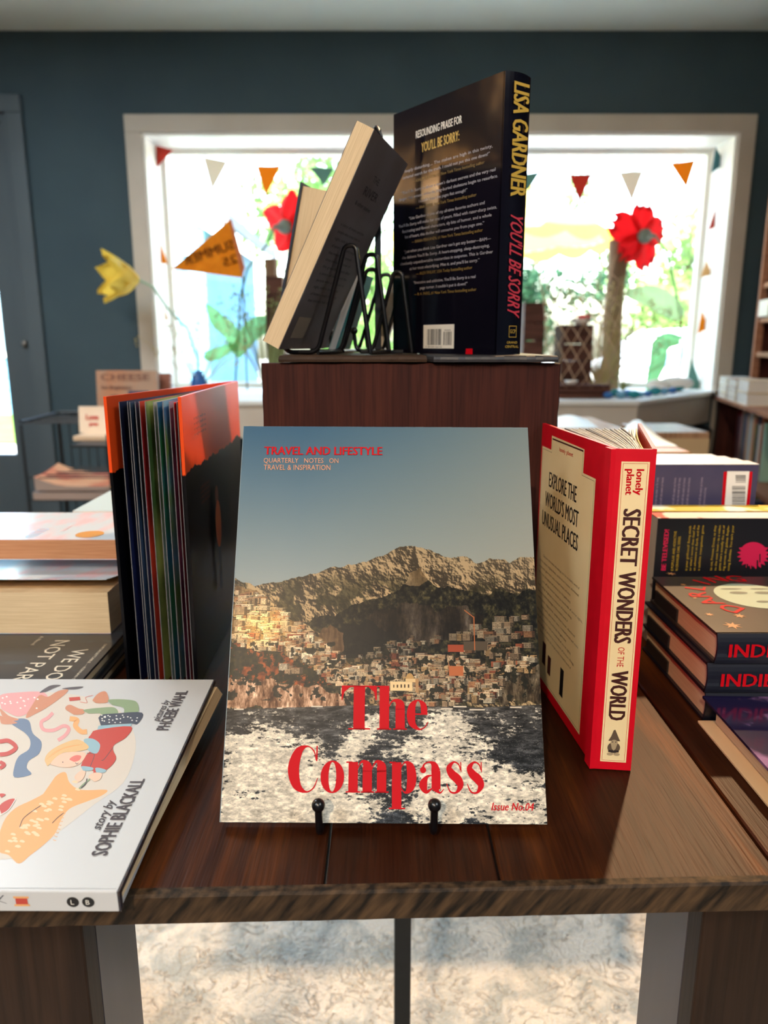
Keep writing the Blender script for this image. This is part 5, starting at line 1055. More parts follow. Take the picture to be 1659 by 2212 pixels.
def bbox(b, x0, x1, y0, y1, z0, z1, m): b.box((x0, y0, min(bcz(z0), bcz(z1))), (x1, y1, max(bcz(z0), bcz(z1))), m)
LB = 1.9
for nm, q in (('end_panel', (-.02, .0, 0, .34, 0, .815)), ('end_panel', (LB, LB + .02, 0, .34, 0, .815)), ('back_panel', (0, LB, .33, .345, 0, .815))):
    b = MB(); bbox(b, *q, BCW); b.build(nm, None, bc)
for q in ((-.03, LB + .03, -.02, .36, .815, .83),): b = MB(); bbox(b, *q, BCE); b.build('ledge', None, bc)
for zs in (.50, .20): b = MB(); bbox(b, 0, LB, .01, .33, zs, zs + .02, BCE); b.build('shelf', None, bc)
for xx_ in (.10,): 
    for nm, q, m in (('upper_post', (xx_, xx_ + .03, .10, .13, .83, 2.1), BCE), ('upper_panel', (xx_ - .001, xx_ + .012, .13, .345, .83, 2.1), BCW), ('upper_back', (xx_, LB, .345, .36, .83, 2.1), BCW)):
        b = MB(); bbox(b, *q, m); b.build(nm, None, bc)
for zs in (1.02, 1.32, 1.66, 2.0): b = MB(); bbox(b, xx_ + .03, LB, .11, .34, zs, zs + .02, BCE); b.build('upper_shelf', None, bc)
def bcbook(label, x0, x1, y0, y1, z0, z1, c, group=None, lay=False, pages_front=False):
    e = empty('book', M=Bm @ Matrix.Translation(((x0 + x1) / 2, (y0 + y1) / 2, bcz(z0))), label=label, cat='book', group=group)
    cx_, cy_ = (x0 + x1) / 2, (y0 + y1) / 2; z0b, z1b = sorted((0, bcz(z1 - z0))); X, Y = (x1 - x0) / 2, (y1 - y0) / 2; t = .003
    m = mat('spine_%d_%d_%d' % c, c, .45); b = MB()
    if lay: b.box((-X, -Y, z0b), (X, Y, z0b + t), m); b.box((-X, -Y, z1b - t), (X, Y, z1b), m); b.box((-X, Y - t, z0b + t), (X, Y, z1b - t), m)
    else: b.box((-X, -Y, z0b), (-X + t, Y, z1b), m); b.box((X - t, -Y, z0b), (X, Y, z1b), m); b.box((-X + t, -Y - .001, z0b), (X - t, -Y + t, z1b), m)
    b.build('cover', None, e)
    b = MB(); g2 = .003
    if lay: b.box((-X + .002, -Y + .002, z0b + t), (X - .002, Y - t, z1b - t))
    else: b.box((-X + t, -Y + t, z0b + g2), (X - t, Y - g2, z1b - g2))
    b.build('page_block', PAGEW, e)
cl = [('dark red', (110, 34, 40)), ('slate grey', (84, 92, 106)), ('crimson', (140, 50, 66)), ('pink and white', (206, 176, 170)), ('dark teal', (38, 84, 86)), ('lavender', (150, 146, 178)), ('gold', (190, 148, 70)), ('off-white', (214, 204, 196)), ('pale blue', (176, 200, 214)), ('cream', (226, 212, 180)), ('salmon', (206, 140, 116)), ('olive', (120, 120, 70)), ('navy', (50, 60, 96)), ('ivory', (230, 224, 208)), ('rust', (160, 82, 50)), ('mint', (160, 200, 180))]
x = .08; rr = random.Random(12)
for i, (nm, c) in enumerate(cl):
    t = rr.uniform(.026, .04); h_ = rr.uniform(.22, .27); bcbook('%s spined book in the row below the bookcase ledge' % nm, x, x + t, .07, .25, .522, .522 + h_, c, 'books in the row below the ledge'); x += t + .0015
x = .1
for i, (nm, c) in enumerate(cl[3:13]):
    t = rr.uniform(.03, .05); h_ = rr.uniform(.18, .24); bcbook('%s spined book on the low shelf of the bookcase' % nm, x, x + t, .07, .25, .222, .222 + h_, c, 'books on the low shelf'); x += t + .0015
Wt = (236, 234, 226)
def lst(lab, x0, x1, ys, z0, h, c): bcbook(lab, x0, x1, ys - .014, ys + .096, z0, z0 + h, c, 'paperbacks lying on the ledge', True)
zl = .8305
for k in range(3): lst(['white paged book on the ledge end, bottom of three', 'white paged book on the ledge end, middle of three', 'white paged book on the ledge end, topmost of three'][k], .03, .19, .0, zl + k * .0325, .031, Wt)
for k in range(2): lst(['white paged book low in the middle pile on the ledge', 'white paged book second in the middle pile on the ledge'][k], .23, .37, .0, zl + k * .030, .029, Wt)
lst('rosy brown book with teal cover atop the middle pile on the ledge', .22, .38, .0, zl + .0605, .036, (176, 140, 128))
for k in range(2): lst(['thick cream book at the bottom of the near pile on the ledge', 'thick cream book atop the near pile on the ledge'][k], .42, .60, .0, zl + k * .052, .05, (232, 214, 184))
b = MB(); bbox(b, .135, .30, .10, .135, 1.195, 1.265, WHITE); o = b.build('price_card', None); o.matrix_world = Bm; tag(o, 'small white box at the edge of the upper bookcase', 'box')
b = MB(); bbox(b, xx_ + .03, xx_ + .26, .11, .33, 1.17, 1.19, BCE); b.build('upper_shelf', None, bc)
# black bin, cable, low table with paper and cardboard box
e = empty('waste_bin', (1.33, 3.30, 0), label='black bin standing under the ledge beside the bookcase', cat='bin'); b = MB(); b.lathe((0, 0, 0), [(0, 0), (.10, 0), (.125, .69), (.115, .70), (.112, .69), (.09, .02), (0, .02)], seg=20); b.build('body', mat('black_plastic', (20, 22, 26), .5), e)
b = MB(); b.lathe((0, 0, 0), [(.118, .69), (.128, .70), (.118, .715)], seg=20); b.build('rim', mat('black_plastic', (20, 22, 26), .5), e)
b = MB(); b.tube(fillet([ony(1538, 847, 3.62), ony(1551, 862, 3.6), ony(1549, 905, 3.6), ony(1538, 990, 3.62), (1.36, 3.62, .02)], .05), .006); o = b.build('power_cable', mat('black_rubber', (30, 28, 28), .5)); tag(o, 'black cable hanging from the right end of the window ledge', 'cable')
lt = empty('side_table', (.42, 1.75, 0), label='low wooden table behind the display table, right of the crate', cat='table'); ol = (.42, 1.75, 0)
b = MB(); b.box((.14, 1.47, .848), (.615, 2.2, .866), bv=.002); b.build('table_top', wood('oak_top', (150, 108, 66), (178, 132, 84), (200, 152, 102), 'X'), lt, ol)
for x, y in ((.17, 1.5), (.585, 1.5), (.17, 2.17), (.585, 2.17)): b = MB(); b.box((x - .02, y - .02, .0105), (x + .02, y + .02, .848)); b.build('leg', BCW, lt, ol)
def sheet(name, label, c, px, curl, n=10, m=None, z=.867):
    P = []; q = [onz(*p, z) for p in px]
    for i in range(n + 1):
        row = []
        for j in range(n + 1):
            u, v = i / n, j / n; p = (q[0] * (1 - u) + q[1] * u) * (1 - v) + (q[3] * (1 - u) + q[2] * u) * v; row.append((p.x, p.y, z + .0006 + curl * math.sin(math.pi * u) * v))
        P.append(row)
    b = MB(); b.grid(P); b.grid([[(a_, b_, c_ - .0006) for a_, b_, c_ in r][::-1] for r in P]); o = b.build(name, m or mat('paper_white_blue', c, .4), None, (q[0].x, q[0].y, z)); tag(o, label, 'paper')
sheet('paper_sheet', 'white and pale blue leaflet curling on the low table behind the red guide', (222, 234, 238), [(1375, 966), (1464, 964), (1408, 938), (1340, 938)], .035)
sheet('paper_sheet', 'white sheet on the low table near the crate', (236, 238, 236), [(1180, 925), (1292, 924), (1268, 907), (1190, 905)], .012)
p = ony(1410, 960, 2.45); q = ony(1490, 930, 2.45)
e = empty('cardboard_box', (p.x + .08, 2.4, 0), label='brown cardboard box standing under the window ledge', cat='box'); b = MB(); b.box((-.12, 0, .0), (.085, .28, q.z), bv=.003); b.build('carton', wood('cardboard', (150, 112, 84), (170, 130, 98), (188, 150, 116), 'Z'), e)
b = MB(); b.box((-.12, -.001, q.z - .08), (.085, 0, q.z - .02)); b.build('tape', mat('packing_tape', (190, 160, 120), .3), e)
# ================================================================== WINDOW DISPLAY
ZL = .8515
FC = {k: mat('felt_' + k, v, .8, .2, trans=.35) for k, v in dict(red=(196, 70, 56), white=(226, 216, 200), orange=(232, 152, 28), green=(108, 148, 138), teal=(84, 132, 140), beige=(226, 190, 140)).items()}
STR = mat('cotton_string', (230, 225, 210), .8)
def bunting(label, Y, spts, flags):
    a = ony(*spts[0], Y); e = empty('bunting', a, label=label, cat='bunting')
    b = MB(); b.tube([ony(x, y, Y) for x, y in cr_pts(spts)], .0018, seg=5); b.build('string', STR, e, a)
    for i, (c, pts) in enumerate(flags):
        b = MB(); P = [ony(x, y, Y - .003) for x, y in pts]; b.prism(P, (0, .0015, 0)); f = b.build('pennant', FC[c], e, a); f['label'] = c + ' felt pennant'
def cr_pts(p): return [tuple(q[:2]) for q in cr_([(x, y, 0) for x, y in p], 5)]
bunting('string of felt pennants hung across the top of the shop window', 3.86, [(338, 312), (470, 340), (600, 358), (840, 368), (1000, 375), (1200, 378), (1350, 372), (1470, 348), (1550, 322)],
  [('red', [(337, 314), (373, 324), (333, 368)]), ('white', [(438, 338), (492, 349), (458, 413)]), ('orange', [(553, 358), (607, 359), (574, 424)]), ('green', [(668, 361), (722, 363), (700, 402)]), ('red', [(778, 366), (830, 368), (806, 430)]), ('white', [(890, 371), (945, 373), (918, 438)]), ('orange', [(1010, 376), (1062, 377), (1036, 442)]), ('green', [(1118, 378), (1167, 371), (1140, 414)]), ('red', [(1229, 377), (1279, 376), (1252, 438)]), ('white', [(1337, 372), (1390, 369), (1365, 437)]), ('orange', [(1448, 353), (1503, 345), (1483, 407)])])
bunting('felt pennants hanging down the left jamb of the window', 3.84, [(336, 316), (336, 400), (341, 480), (350, 600), (353, 720), (362, 812)], [('green', [(334, 410), (324, 440), (334, 455)]), ('orange', [(343, 512), (341, 568), (362, 570)]), ('beige', [(349, 640), (341, 700), (363, 690)]), ('red', [(350, 742), (354, 800), (367, 803)])])
bunting('felt pennants hanging down the right jamb of the window', 3.84, [(1552, 320), (1548, 420), (1540, 520), (1528, 640), (1512, 760), (1505, 850)], [('teal', [(1546, 318), (1536, 375), (1568, 352)]), ('red', [(1548, 442), (1530, 498), (1562, 482)]), ('beige', [(1527, 560), (1513, 600), (1537, 594)]), ('orange', [(1516, 668), (1507, 722), (1530, 708)]), ('green', [(1494, 775), (1478, 850), (1516, 838)])])
# big orange pennant with mirrored lettering, on a stick
a = ony(525, 600, 3.72); e = empty('summer_pennant', (a.x, 3.72, ZL), label='large orange felt pennant with hand lettering seen from behind', cat='pennant'); oo = (a.x, 3.72, ZL)
b = MB(); b.prism([ony(x, y, 3.72) for x, y in ((370, 581), (496, 474), (523, 597), (519, 600))], (0, .003, 0)); b.build('flag', mat('orange_felt', (226, 150, 36), .8, .2, c2=(206, 128, 26), scale=30, trans=.3), e, oo)
b = MB(); b.prism([ony(x, y, 3.718) for x, y in ((494, 472), (500, 474), (529, 578), (523, 598))], (0, .007, 0)); b.build('binding', mat('brown_felt', (186, 104, 66), .8), e, oo)
b = MB(); q = ony(524, 590, 3.73); b.tube([(q.x, 3.73, ZL + .001), q], .004); b.build('stick', mat('dark_green_stick', (44, 70, 56), .6), e, oo)
p0 = ony(507, 535, 3.715); p1 = ony(400, 572, 3.715); u_ = (p1 - p0); wdl = u_.length; u_ = u_.normalized(); v_ = Vector((0, 0, 1)) - u_ * u_.z; v_ = v_.normalized()
Mq = Matrix(((u_.x, v_.x, 0, p0.x - oo[0]), (u_.y, v_.y, 0, p0.y - oo[1]), (u_.z, v_.z, -1, p0.z - oo[2]), (0, 0, 0, 1)))
lettering(e, 'lettering', [('SUMMER', 0, -.005, .042, wdl, mat('brown_stitch', (104, 60, 20), .8), 0, .0012), ('25', wdl * .03, -.068, .038, .07, mat('brown_stitch', (104, 60, 20), .8), 0, .0012)], Mq, -.0015)
# flowers
def petal(b, c, out, up, L_, W_, m, cup=.3, jag=False, th=.0):
    """petal from c along out, width along side, curling towards up"""
    out = Vector(out).normalized(); up = Vector(up); up = (up - out * up.dot(out)).normalized(); sd_ = out.cross(up); n = 8; k = 6; P = []
    for i in range(n + 1):
        u = i / n; wv_ = math.sin(math.pi * min(1, (u * .80 + .05))) ** .9 if jag is not None else math.sin(math.pi * min(1, u * .88 + .09)) ** .8; row = []
        for j in range(-k, k + 1):
            s = j / k; tip = (1 - .30 * abs(math.sin(s * 3.3))) if (jag and i >= n - 1) else 1; row.append(c + out * (L_ * u * tip * (1 - .12 * s * s)) + sd_ * (W_ * wv_ * s) + up * (cup * L_ * (u ** 1.6) + .22 * W_ * s * s * cup * 3 + .02 * L_ * math.sin(s * 6 + u * 3)))
        P.append(row)
    b.grid(P, m)
def stem(e, off, pts, r, m): b = MB(); b.tube([Vector(p) for p in pts], r, seg=7); b.build('stem', m, e, off)
SG = mat('green_stem', (70, 120, 84), .6); SGP = mat('pale_stem', (150, 180, 150), .6)
def leafm(e, off, pts, wd, m, Y, wav=.01):
    q = cr_([(x, y, 0) for x, y in pts], 6); P = []; n = len(q)
    for i, p in enumerate(q):
        u = i / (n - 1); c = ony(p[0], p[1], Y); d = q[min(i + 1, n - 1)][:2] - q[max(i - 1, 0)][:2]; d /= (np.hypot(*d) + 1e-9); nn = Vector((d[1], 0, d[0])); w_ = wd * math.sin(math.pi * min(1, u * .93 + .07)) ** .6
        P.append([c + nn * w_ * s + Vector((0, wav * math.sin(s * 3 + i * .7) - .015 * abs(s), 0)) for s in (-1, -.5, 0, .5, 1)])
    b = MB(); b.grid(P); b.build('leaf', m, e, off)
LF = mat('green_leaf_fabric', (130, 190, 130), .7, .2, trans=.5); LF2 = mat('pale_leaf_fabric', (176, 206, 150), .7, .2, trans=.5)
# yellow tulip leaning out of the window
YP_ = mat('yellow_petal', (240, 208, 84), .6, .3, trans=.35); c = ony(300, 605, 3.42); bs = Vector((ony(430, 830, 3.6).x, 3.6, ZL + .0005))
fl_ = empty('yellow_flower', bs, label='yellow paper tulip leaning out to the left of the window', cat='flower')
ax = Vector((-.80, -.58, .06)).normalized()
for k in range(6):
    a = k * math.pi / 3 + .3; q = ax.orthogonal().normalized(); q2 = ax.cross(q); rad = q * math.cos(a) + q2 * math.sin(a); b = MB(); petal(b, c, (ax * .60 + rad * .80), ax * .9 - rad * .3, .185, .060, YP_, .30, None); b.build('petal', YP_, fl_, bs)
b = MB(); b.ball(c + ax * .03, .022, sc=(1, 1, 1)); b.build('flower_centre', mat('flower_dark', (56, 22, 24), .8), fl_, bs)
stem(fl_, bs, [c, ony(330, 620, 3.45), ony(365, 670, 3.5), ony(405, 710, 3.55), ony(428, 780, 3.6), bs], .006, SGP)
vs_ = empty('blue_vase', (bs.x, bs.y + .0, ZL), label='small blue glass vase on the left of the window ledge', cat='vase'); b = MB(); b.lathe((0, 0, 0), [(0, .0), (.03, .0), (.042, .03), (.03, .07), (.018, .085), (.024, .10), (.020, .10), (.014, .085), (.026, .07), (.036, .03), (.0, .006)]); b.build('body', mat('blue_glass', (70, 120, 190), .1, .5, trans=.5), vs_)
def poppy(label, c, Y, axis, size, stems, base, jag=True, leaves=()):
    bs = Vector((base[0], Y, ZL + .0005)); e = empty('red_poppy', bs, label=label, cat='flower'); RP = mat('red_petal', (226, 24, 28), .6, .3, c2=(206, 14, 24), scale=20, trans=.4); axis = Vector(axis).normalized(); q = axis.orthogonal().normalized(); q2 = axis.cross(q)
    for k in range(5):
        a = k * math.pi * .4 + .5; rad = q * math.cos(a) + q2 * math.sin(a); b = MB(); petal(b, c + axis * .004 * (k % 2), rad * .97 + axis * .1, axis, size * (1.02 + .18 * math.sin(k * 2.4)), size * .37, RP, .08, jag); b.build('petal', RP, e, bs)
    b = MB(); b.ball(c - axis * .016, .034, sc=(1, 1, 1)); b.tube([c - axis * .03, c - axis * .09], [.02, .008]); b.build('calyx', mat('grey_green_calyx', (120, 136, 124), .7), e, bs)
    b = MB(); b.ball(c + axis * .012, .03); b.build('flower_centre', mat('flower_black', (20, 18, 20), .8), e, bs)
    stem(e, bs, [c - axis * .09] + [ony(x, y, Y) for x, y in stems] + [bs], .0055, SG)
    for pts, wd, m in leaves: leafm(e, bs, pts, wd, m, Y - .004)
    return e
cR = ony(1388, 510, 3.70)
poppy('large red poppy at the right of the window, seen from behind', cR, 3.72, (-.35, .92, .12), .185, [(1440, 545), (1458, 620), (1470, 690), (1475, 750), (1466, 810)], (ony(1462, 850, 3.72).x,),
      leaves=[([(1468, 690), (1440, 660), (1400, 640), (1345, 632)], .055, LF2), ([(1470, 735), (1430, 740), (1415, 790), (1398, 860)], .045, LF)])
cL = ony(620, 490, 3.74)
poppy('red poppy at the left of the window behind the cream paged hardcover', cL, 3.74, (.55, .82, .1), .17, [(575, 530), (535, 580), (520, 640), (512, 760)], (ony(508, 840, 3.74).x,), False, [([(510, 760), (500, 720), (470, 690), (445, 655)], .04, LF), ([(512, 770), (540, 720), (570, 700), (590, 690)], .05, LF), ([(508, 745), (480, 760), (450, 770), (440, 772)], .03, LF)])
# dried grasses
def grasses(label, px, py, Y, n, spread, hgt, c, seed, heads=True):
    rr = random.Random(seed); bs = Vector((ony(px, py, Y).x, Y, ZL + .0005)); e = empty('dried_grass_bunch', bs, label=label, cat='dried grass'); b = MB(); hb = MB()
    for k in range(n):
        a = rr.uniform(-spread, spread); a2 = rr.uniform(-.25, .25); L_ = hgt * rr.uniform(.6, 1.05); P = []
        for i in range(6):
            u = i / 5; P.append(bs + Vector((math.sin(a) * L_ * u + .05 * math.sin(a) * u * u, math.sin(a2) * L_ * u * .5, .001 + L_ * u * math.cos(a) - .06 * abs(a) * u * u)))
        b.tube(P, [.0022, .002, .0018, .0015, .0012, .0008], seg=4, cap=False)
        if heads:
            for j in range(5): q = P[-1] + Vector((rr.uniform(-.012, .012), rr.uniform(-.01, .01), -rr.uniform(0, .05))); hb.ball(q, .0045, seg=5, rings=4)
    o = b.build('stems', c, e, bs); o['kind'] = 'stuff'
    if heads: o = hb.build('seed_heads', c, e, bs); o['kind'] = 'stuff'
DG = mat('dried_grass', (176, 156, 104), .8); DG2 = mat('dried_grass_green', (130, 138, 84), .8)
grasses('tall dried grass bunch beside the driftwood post at the right', 1290, 840, 3.62, 90, .75, .52, DG, 1); grasses('small dried grass spray in the blue vase', 430, 835, 3.605, 26, .7, .40, DG, 2); grasses('green dried grass bunch behind the stacked books at left', 575, 840, 3.66, 60, .45, .5, DG2, 3)
grasses('slanting dry stems between the post and the red poppy', 1345, 845, 3.66, 22, .9, .34, DG2, 6)
# driftwood posts, crates, net, bowls, stones
PW_ = wood('driftwood', (104, 84, 66), (138, 112, 88), (170, 142, 114), 'Z', .8, .8)
def post(label, px, w_, Y, ytop, seed):
    x = ony(px, 800, Y).x; zt_ = ony(px, ytop, Y).z; b = MB(); P = []; r_ = []
    for i in range(12): u = i / 11; P.append((x + .01 * mnoise.noise(Vector((u * 3, seed, 0))), Y, ZL + .0008 + (zt_ - ZL) * u)); r_.append(w_ * (1 + .14 * mnoise.noise(Vector((u * 5, seed, 3)))))
    b.tube(P, r_, seg=9); o = b.build('driftwood_post', PW_, None, (x, Y, ZL)); tag(o, label, 'post')
post('weathered driftwood post behind the net at the right of the window', 1318, .047, 3.78, 518, 1); post('weathered driftwood post behind the left red poppy', 592, .035, 3.84, 560, 4)
def small_crate(label, px0, px1, py0, Y, dep=.16, c=None):
    a = ony(px0, 800, Y); d = ony(px1, 800, Y); zt_ = ony(px0, py0, Y).z; W2 = d.x - a.x; e = empty('wooden_box', (a.x + W2 / 2, Y, ZL), label=label, cat='box'); m = wood('display_box_wood', (64, 38, 30), (84, 52, 42), (106, 68, 54), 'X', 1, .7); H2 = zt_ - ZL - .001; nb = max(2, int(H2 / .07))
    for k in range(nb):
        b = MB(); z0_ = .001 + H2 * k / nb; b.box((-W2 / 2, 0, z0_), (W2 / 2, .012, z0_ + H2 / nb - .004), bv=.001); b.build('slat', m, e); b = MB(); b.box((-W2 / 2, dep, z0_), (W2 / 2, dep + .012, z0_ + H2 / nb - .004)); b.build('slat', m, e)
    for s in (-1, 1): b = MB(); x = s * (W2 / 2 - .007); b.box((x - .006, .0125, .001), (x + .006, dep - .0005, H2)); b.build('side_board', m, e)
    b = MB(); b.box((-W2 / 2, 0, H2 + .0005), (W2 / 2, dep + .012, H2 + .008)); b.build('top_board', m, e); return zt_ + .0075
zq = small_crate('tall dark wooden box right behind the thriller in the window', 1128, 1172, 657, 3.50)
zq2 = small_crate('dark wooden box under the net in the window', 1212, 1277, 705, 3.42)
zq3 = small_crate('small dark wooden box at the left of the crate in the window', 578, 616, 600, 3.70)
zq4 = small_crate('low wide orange brown wooden tray on the window ledge', 1196, 1322, 836, 3.16, .12)
def bowl(label, px, Y, z, r, c): x = ony(px, 800, Y).x; e = MB(); e.lathe((0, 0, 0), [(0, 0), (r * .5, 0), (r, r * .55), (r * .96, r * .55), (r * .45, .006), (0, .006)], seg=20); o = e.build('bowl', mat('bowl_' + label[:6], c, .4)); o.location = (x, Y, z + .0006); tag(o, label, 'bowl')
bowl('white bowl on the net covered wooden box', 1250, 3.50, zq2, .05, (236, 232, 226)); bowl('small white bowl on the low wooden tray', 1235, 3.22, zq4, .03, (240, 238, 230))
e = empty('red_ornament', (ony(1250, 800, 3.5).x + .01, 3.5, zq2 + .007), label='small red flower ornament in the white bowl', cat='ornament'); b = MB()
for k in range(5): b.ball((.018 * math.cos(k * 1.257), .018 * math.sin(k * 1.257), .025), .015, seg=8, rings=6)
b.build('petals', mat('red_petal2', (206, 40, 36), .6), e)
# net draped over the boxes
NT = mat('net_cord', (178, 146, 116), .8); b = MB(); nx_, nz_ = 12, 10; G = []
for i in range(nx_ + 1):
    row = []
    for j in range(nz_ + 1):
        u, v = i / nx_, j / nz_; px_ = 1165 + 165 * u + 14 * math.sin(v * 3); py_ = (590 - 0 * u) + (250) * v + 60 * math.sin(math.pi * u) * (1 - v) * .6 - 40 * u * (1 - v); row.append(ony(px_, py_, 3.40 - .05 * math.sin(v * 2.2) - .16 * v))
    G.append(row)
for i in range(nx_):
    for j in range(nz_):
        if (i + j) % 2 == 0: b.tube([G[i][j], G[i + 1][j + 1]], .0022, seg=4, cap=False); 
        if (i + j) % 2 == 1: b.tube([G[i + 1][j], G[i][j + 1]], .0022, seg=4, cap=False)
for j in range(nz_): b.tube([G[0][j], G[0][j + 1]], .003, seg=4, cap=False)
o = b.build('fishing_net', NT, None, (ony(1250, 800, 3.3).x, 3.3, ZL)); tag(o, 'tan fishing net draped over the boxes in the window', 'net')
BG = [mat('blue_stone_%d' % i, c, .2, .5, trans=.3) for i, c in enumerate(((60, 120, 190), (40, 150, 160), (110, 170, 200)))]
rr = random.Random(3)
for k, (px_, py_) in enumerate([(1318, 862), (1332, 858), (1346, 862), (1360, 860), (1374, 862), (1388, 860), (1404, 858), (1420, 855), (1440, 853), (1457, 851), (1470, 846)]):
    q = onz(px_, py_, ZL); r0 = rr.uniform(.018, .028); q.y += .03; b = MB(); b.ball((0, 0, 0), r0, sc=(1.1, .9, .7), seg=9, rings=6); o = b.build('glass_stone', BG[k % 3]); o.location = (q.x, q.y, ZL + r0 * .7 + .0006); tag(o, 'blue glass stone on the right part of the window ledge', 'stone', 'blue glass stones along the window ledge')
# white folded shapes near the right end
e = empty('white_cushion', (1.43, 3.68, ZL), label='white fabric bundle at the right end of the window ledge', cat='fabric'); b = MB(); b.ball((0, 0, .036), .08, sc=(1.1, .8, .44)); b.ball((-.1, -.04, .03), .06, sc=(1, .8, .48)); b.build('cloth', mat('white_cloth', (238, 236, 232), .8), e)
# ================================================================== OUTSIDE
GR = -.15
GRASS = mat('lawn_green', (98, 132, 58), .9, .1, c2=(80, 116, 46), scale=3); PAVE = mat('concrete_drive', (168, 168, 166), .9, .1, c2=(156, 155, 152), scale=2)
o = MB().box((-40, 4.05, GR - .1), (40, 60, GR)).build('ground', PAVE); struct(o, 'pale concrete ground outside')
o = MB().box((-14, 9.2, GR + .001), (2.0, 15, GR + .03)).build('lawn', GRASS); struct(o, 'lawn outside the window')
o = MB().box((3.0, 13, GR + .001), (18, 24, GR + .03)).build('lawn', GRASS); struct(o, 'lawn outside the window')
# blue house at the left
HW = mat('house_siding_blue', (96, 146, 182), .8, c2=(88, 138, 174), scale=1); RF = mat('house_roof_grey', (118, 118, 124), .9); HT = mat('house_trim_white', (240, 240, 238), .7)
hx0, hx1, hy = -9.5, -3.0, 13.0; e = empty('house', (-6.2, 15, GR), label='pale blue house with a grey gabled roof across the lawn', cat='house'); oh = (-6.2, 15, GR)
for k in range(14):
    b = MB(); z0_ = GR + .001 + k * .22; b.box((hx0, hy + .006 * (k % 2) * 0, z0_), (hx1, hy + .06, z0_ + .205)); b.build('siding_board', HW, e, oh)
b = MB(); b.box((hx0, hy + .06, GR + .001), (hx1, 18, GR + 3.1)); b.build('wall', HW, e, oh)
b = MB(); b.prism([(hx0 - .4, hy - .4, GR + 3.1), ((hx0 + hx1) / 2, hy - .4, GR + 5.6), (hx1 + .5, hy - .4, GR + 3.1), (hx1 + .5, hy - .4, GR + 3.3), ((hx0 + hx1) / 2, hy - .4, GR + 5.85), (hx0 - .4, hy - .4, GR + 3.3)], (0, 5.6, 0)); b.build('roof', RF, e, oh)
b = MB(); b.prism([(hx0, hy, GR + 3.1), (hx1, hy, GR + 3.1), ((hx0 + hx1) / 2, hy, GR + 5.55)], (0, .05, 0)); b.build('gable', HW, e, oh)
for x in (-8.6, -6.6, -4.5):
    b = MB(); b.box((x, hy - .05, GR + 1.0), (x + 1.0, hy - .005, GR + 2.5)); w1 = b.build('window', HT, e, oh); b = MB(); b.box((x + .1, hy - .07, GR + 1.1), (x + .9, hy - .055, GR + 2.4)); b.build('pane', mat('dark_pane', (120, 150, 170), .1), w1, None).location = (6.2, -15, -GR)
# porch roof close to the window (light diagonal)
# trees
def tree(label, x, y, h, r, c, c2, seed, n=1800):
    rr = random.Random(seed); e = empty('tree', (x, y, GR), label=label, cat='tree'); b = MB(); b.tube([(0, 0, 0), (.05, 0, h * .3), (-.03, .03, h * .6), (0, 0, h * .85)], [.16, .13, .08, .03], seg=8); b.build('trunk', mat('bark', (96, 78, 62), .9), e)
    b = MB(); cen = [(rr.gauss(0, r * .45), rr.gauss(0, r * .45), h * .66 + rr.gauss(0, h * .16)) for _ in range(16)]
    for k in range(n):
        c_ = rr.choice(cen); d = Vector((rr.gauss(0, 1), rr.gauss(0, 1), rr.gauss(0, .8))).normalized() * r * .42 * rr.random() ** .4; q = Vector(c_) + d; u = Vector((rr.gauss(0, 1), rr.gauss(0, 1), rr.gauss(0, 1))).normalized(); v = u.orthogonal().normalized(); s = r * .07 * rr.uniform(.6, 1.3)
        b.add([q - u * s, q + v * s * .6, q + u * s, q - v * s * .6], [(0, 1, 2, 3)])
    o = b.build('crown', mat('foliage_' + label[:8], c, .7, .2, c2=c2, scale=3, trans=.3), e); o['kind'] = 'stuff'
tree('broad green tree behind the house lawn', -2.2, 24, 7.5, 2.2, (110, 150, 84), (84, 126, 62), 1, 2600); tree('dark green tree behind the yellow umbrella', 3.0, 15.5, 3.4, 1.3, (36, 72, 46), (24, 56, 36), 2, 2200)
tree('pale green tree right of the yellow umbrella', 6.9, 17.5, 4.4, 1.9, (126, 160, 92), (104, 142, 74), 3, 2600); tree('light green bushy tree beyond the white car', 11, 15.0, 3.6, 1.7, (140, 166, 90), (118, 148, 74), 4, 2000); tree('tall pale tree left beyond the lawn', 3.2, 25, 9.0, 2.2, (120, 150, 100), (98, 132, 80), 5, 2600); tree('round green shrub tree near the centre of the lawn', -.2, 14, 3.0, 1.2, (110, 148, 80), (88, 128, 60), 6, 1800)
